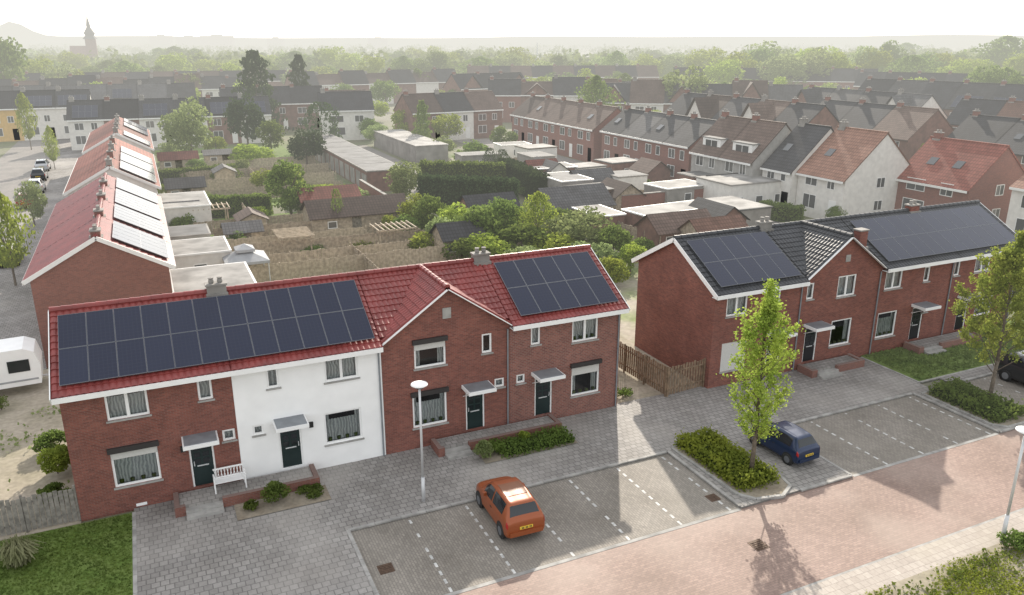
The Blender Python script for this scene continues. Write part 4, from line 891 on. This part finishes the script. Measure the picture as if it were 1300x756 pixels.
for i in range(9): b.bar((-.56+i*.125,.22,.5),(-.5+i*.125,.22,.84),.03,.02); b.bar((-.5+i*.125,.225,.5),(-.56+i*.125,.225,.84),.03,.02)
b.build('backrest',M['white'],r)
for sx in(-1,1):
    b=MB(); b.box(sx*.6-.03,sx*.6+.03,-.26,.24,.62,.66); b.build('armrest',M['white'],r)
    for yy in(-.22,.22): b=MB(); b.box(sx*.6-.025,sx*.6+.025,yy-.025,yy+.025,0,.62); b.build('leg',M['white'],r)
# ---------------------------------------------------------------- cars
ST=[(-1.76,.38,.56,.60,.86,.84),(-1.745,.30,.80,.86,.95,.84),(-1.64,.24,.90,.97,.98,.80),(-1.36,.22,.93,1.36,1,.67),(-1.0,.2,.92,1.43,1,.67),(-.3,.2,.90,1.46,1,.69),(.25,.2,.88,1.42,1,.67),(.48,.2,.88,1.34,1,.67),(1.0,.2,.86,.94,1,.80),(1.42,.22,.78,.86,.96,.78),(1.66,.28,.64,.72,.9,.74),(1.77,.36,.50,.55,.8,.7)]
def ringpts(st,W=.79):
    x,zb,zl,zt,wf,wt=st; w=W*wf
    h=[(w*.86,zb),(w*.99,zb+.10),(w*1.0,(zb+zl)/2+.04),(w*.965,zl),(W*wt,zt),(W*wt*.55,zt+.035)]
    return [Vector((x,-a,z)) for a,z in h]+[Vector((x,a,z)) for a,z in reversed(h)]
def cr(p0,p1,p2,p3,t): return .5*((2*p1)+(-p0+p2)*t+(2*p0-5*p1+4*p2-p3)*t*t+(-p0+3*p1-3*p2+p3)*t**3)
def car(label,loc,rz,paint,sc=1.,roofpanel=False,trimcol=None):
    RG=[ringpts(s) for s in ST]; NS=len(ST)
    def row_(i,r):
        a=RG[min(max(i,0),NS-1)]; k=min(int(r),10); t=r-k
        return cr(a[max(k-1,0)],a[k],a[k+1],a[min(k+2,11)],t)
    def surf(s,r):
        k=min(int(s),NS-2); t=s-k; return cr(row_(k-1,r),row_(k,r),row_(k+1,r),row_(k+2,r),t)
    def off(s,r,d):
        p=surf(s,r); e=.05; a=surf(min(s+e,NS-1),r)-surf(max(s-e,0),r); c=surf(s,min(r+e,11))-surf(s,max(r-e,0)); n=a.cross(c); n.normalize()
        ctr=Vector((p.x,0,.7)); 
        if n.dot(p-ctr)<0:n=-n
        return p+n*d
    r=thing('parked_car',label,'car',loc,rz); r.scale=(sc,sc,sc)
    b=MB(); b.grid(lambda u,v:surf(u*(NS-1),v*11),55,44); e0=[surf(0,11*i/44) for i in range(45)]; b.poly(e0); b.poly([surf(NS-1,11*i/44) for i in range(45)])
    b.box(-1.5,1.5,-.62,.62,.2,.25); b.build('body',paint,r,True)
    def patch(name,s0,s1,r0,r1,m,d=.007):
        q=MB(); q.grid(lambda u,v:off(s0+(s1-s0)*u,r0+(r1-r0)*v,d),10,8); return q.build(name,m,r,True)
    gl=M['carglass']
    patch('windscreen',7.12,7.93,4.12,6.88,gl); patch('rear_window',2.2,2.92,4.12,6.88,gl)
    for a,c in ((3.14,3.88),(7.12,7.86)):
        patch('side_window',5.25,7.35,a,c,gl); patch('side_window',3.55,5.1,a,c,gl)
    for a,c in ((2.35,3.25),(7.75,8.65)):
        patch('tail_light',.9,2.0,a,c,M['lred'],.01); patch('headlight',9.4,10.5,a,c,M['lclear'],.01)
    if roofpanel: patch('sunroof',4.2,5.5,4.5,6.5,M['tan'],.012)
    b=MB(); b.box(-1.83,-1.74,-.66,.66,.34,.52); b.build('rear_bumper',trimcol or paint,r)
    b=MB(); b.box(1.70,1.80,-.6,.6,.3,.46); b.build('front_bumper',trimcol or paint,r)
    b=MB(); b.box(-1.79,-1.765,-.26,.26,.58,.69); 
    for i in range(8):
        if i in(2,5): b.box(-1.793,-1.7905,-.2+i*.052,-.18+i*.052,.63,.64,1)
        else: b.box(-1.793,-1.7905,-.21+i*.052,-.175+i*.052,.6,.67,1)
    b.build('number_plate',[M['plate'],M['black']],r)
    for sx in(-1,1):
        b=MB(); b.box(.38,.52,sx*.80-.07,sx*.80+.07,.9,1.02); b.build('wing_mirror',trimcol or paint,r)
        b=MB(); b.box(-.25,-.08,sx*.792-.012,sx*.792+.012,.74,.77); b.build('door_handle',M['black'],r)
        for wx in(-1.13,1.13):
            b=MB(); b.lathe([(0.0,sx*.70),(.35,sx*.70),(.35,sx*.797),(0,sx*.797)],24,0,(wx,0,.31),'y'); b.build('wheel_arch',M['black'],r)
            b=MB(); b.lathe([(.18,sx*.815),(.25,sx*.82),(.285,sx*.80),(.285,sx*.66),(.2,sx*.64)],24,0,(wx,0,.285),'y'); w=b.build('wheel',M['black'],r,True)
            b=MB(); b.lathe([(0.001,sx*.83),(.05,sx*.828),(.12,sx*.818),(.18,sx*.816)],16,0,(wx,0,.285),'y'); b.build('rim',M['alu'],w,True)
    return r
M['lred']=plain('red_lamp_glass',(.35,.02,.02),.15,var=0); M['lclear']=plain('headlamp_glass',(.5,.5,.5),.1,var=0); M['plate']=plain('yellow_plate',(.65,.45,.05),.5,var=0); M['tan']=plain('tan_sunroof',(.20,.085,.045),.4,spec=.3,var=.1)
org=plain('orange_metallic_paint',(.28,.072,.022),.42,.2,var=0,coat=.2); blu=plain('dark_blue_paint',(.010,.024,.068),.35,.2,var=0,coat=.4)
wht=plain('silver_car_paint',(.45,.46,.47),.3,.3,var=0,coat=1); drk=plain('dark_car_paint',(.025,.027,.03),.3,.3,var=0,coat=1); redp=plain('red_car_paint',(.25,.02,.02),.3,.2,var=0,coat=1)
car('orange hatchback with sunroof parked in the left parking lot',(15.45,-6.75,-.07),R(88),org,1.02,True)
car('dark blue hatchback parked right of the planted island',(29.05,-7.25,0),R(93),blu,.9)
car('dark car at the right edge beyond the wide street tree',(47.0,-7.4,-.07),R(-90),drk,1.08)
for k,(px,py,m,t) in enumerate([(12,333,drk,'dark car parked at the left edge behind the street tree'),(47,243,wht,'silver car nearest on the side street'),(51,228,drk,'dark car second on the side street'),(55,216,wht,'silver car third on the side street'),(35,262,redp,'red car on the side street before the first block')]):
    x,y=P(px,py); car(t,(x,y,-.05),R(90),m,1.12)
# caravan
r=thing('caravan','white touring caravan parked in the yard at the left edge','caravan',(-5.6,15.4,0),R(3)); b=MB()
prof=[(-3.1,.5),(-3.25,1.2),(-3.1,2.1),(-2.75,2.5),(2.5,2.55),(3.0,2.3),(3.2,1.5),(3.1,.5)]
for yy,fl in ((-1.1,0),(1.1,1)): b.poly([(x,yy,z) for x,z in (prof if fl else prof[::-1])])
for i in range(len(prof)):
    (a,c),(e,f)=prof[i],prof[(i+1)%len(prof)]; b.poly([(a,-1.1,c),(e,-1.1,f),(e,1.1,f),(a,1.1,c)])
b.build('body',M['white'],r); b=MB(); b.box(-3.0,3.0,-1.115,-1.103,.75,.85); b.build('stripe',M['canvas'],r)
for a,c in ((-2.6,-1.4),(-.2,.8),(1.7,2.7)):
    b=MB(); b.box(a,c,-1.13,-1.103,1.3,1.95); b.build('window',M['carglass'],r)
b=MB(); b.box(-1.1,-.45,-1.125,-1.103,.55,2.2); b.build('door',M['whiteh'],r)
for sx in(-1,1):
    b=MB(); b.lathe([(.1,sx*1.12),(.3,sx*1.12),(.33,sx*1.08),(.33,sx*.9)],20,0,(0,0,.33),'y'); b.build('wheel',M['black'],r,True)
b=MB(); b.bar((3.1,0,.5),(4.2,0,.45),.1,.1); b.build('drawbar',M['steel'],r)
shrub('low green bush in front of the caravan',-4.2,12.8,1.2,.8,'L_g',n=700)
# ---------------------------------------------------------------- light, world, camera
el=R(27); az=R(31)
w=bpy.data.worlds.new('World'); S.world=w; w.use_nodes=True; nt=w.node_tree; nt.nodes.clear()
sky=nt.nodes.new('ShaderNodeTexSky'); sky.sky_type='NISHITA'; sky.sun_disc=False; sky.sun_elevation=el; sky.sun_rotation=az; sky.air_density=1.0; sky.dust_density=1.5; sky.ozone_density=1.0; sky.altitude=50
hs=nt.nodes.new('ShaderNodeHueSaturation'); hs.inputs['Saturation'].default_value=.5; nt.links.new(sky.outputs[0],hs.inputs['Color'])
bg=nt.nodes.new('ShaderNodeBackground'); bg.inputs[1].default_value=.13; nt.links.new(hs.outputs[0],bg.inputs[0])
bg2=nt.nodes.new('ShaderNodeBackground'); bg2.inputs[0].default_value=(1.0,.985,.96,1); bg2.inputs[1].default_value=.92
ad=nt.nodes.new('ShaderNodeAddShader'); out=nt.nodes.new('ShaderNodeOutputWorld'); nt.links.new(bg.outputs[0],ad.inputs[0]); nt.links.new(bg2.outputs[0],ad.inputs[1]); nt.links.new(ad.outputs[0],out.inputs[0])
sd=bpy.data.lights.new('sun','SUN'); sd.energy=5.0; sd.angle=R(.6); sd.color=(1,.91,.78); so=bpy.data.objects.new('sun',sd); C.objects.link(so)
sd.energy=6.6
d=Vector((math.sin(az)*math.cos(el),math.cos(az)*math.cos(el),math.sin(el))); so.rotation_euler=d.to_track_quat('Z','Y').to_euler(); so.location=(0,0,60)
cd=bpy.data.cameras.new('camera'); cd.lens=28; cd.sensor_width=36; cd.clip_end=20000; co=bpy.data.objects.new('camera',cd); C.objects.link(co)
co.location=(CX,CY,CZ); co.rotation_euler=(R(90)-PIT,0,-PSI); S.camera=co
S.view_settings.view_transform='Standard'; S.view_settings.look='None'; S.view_settings.exposure=0
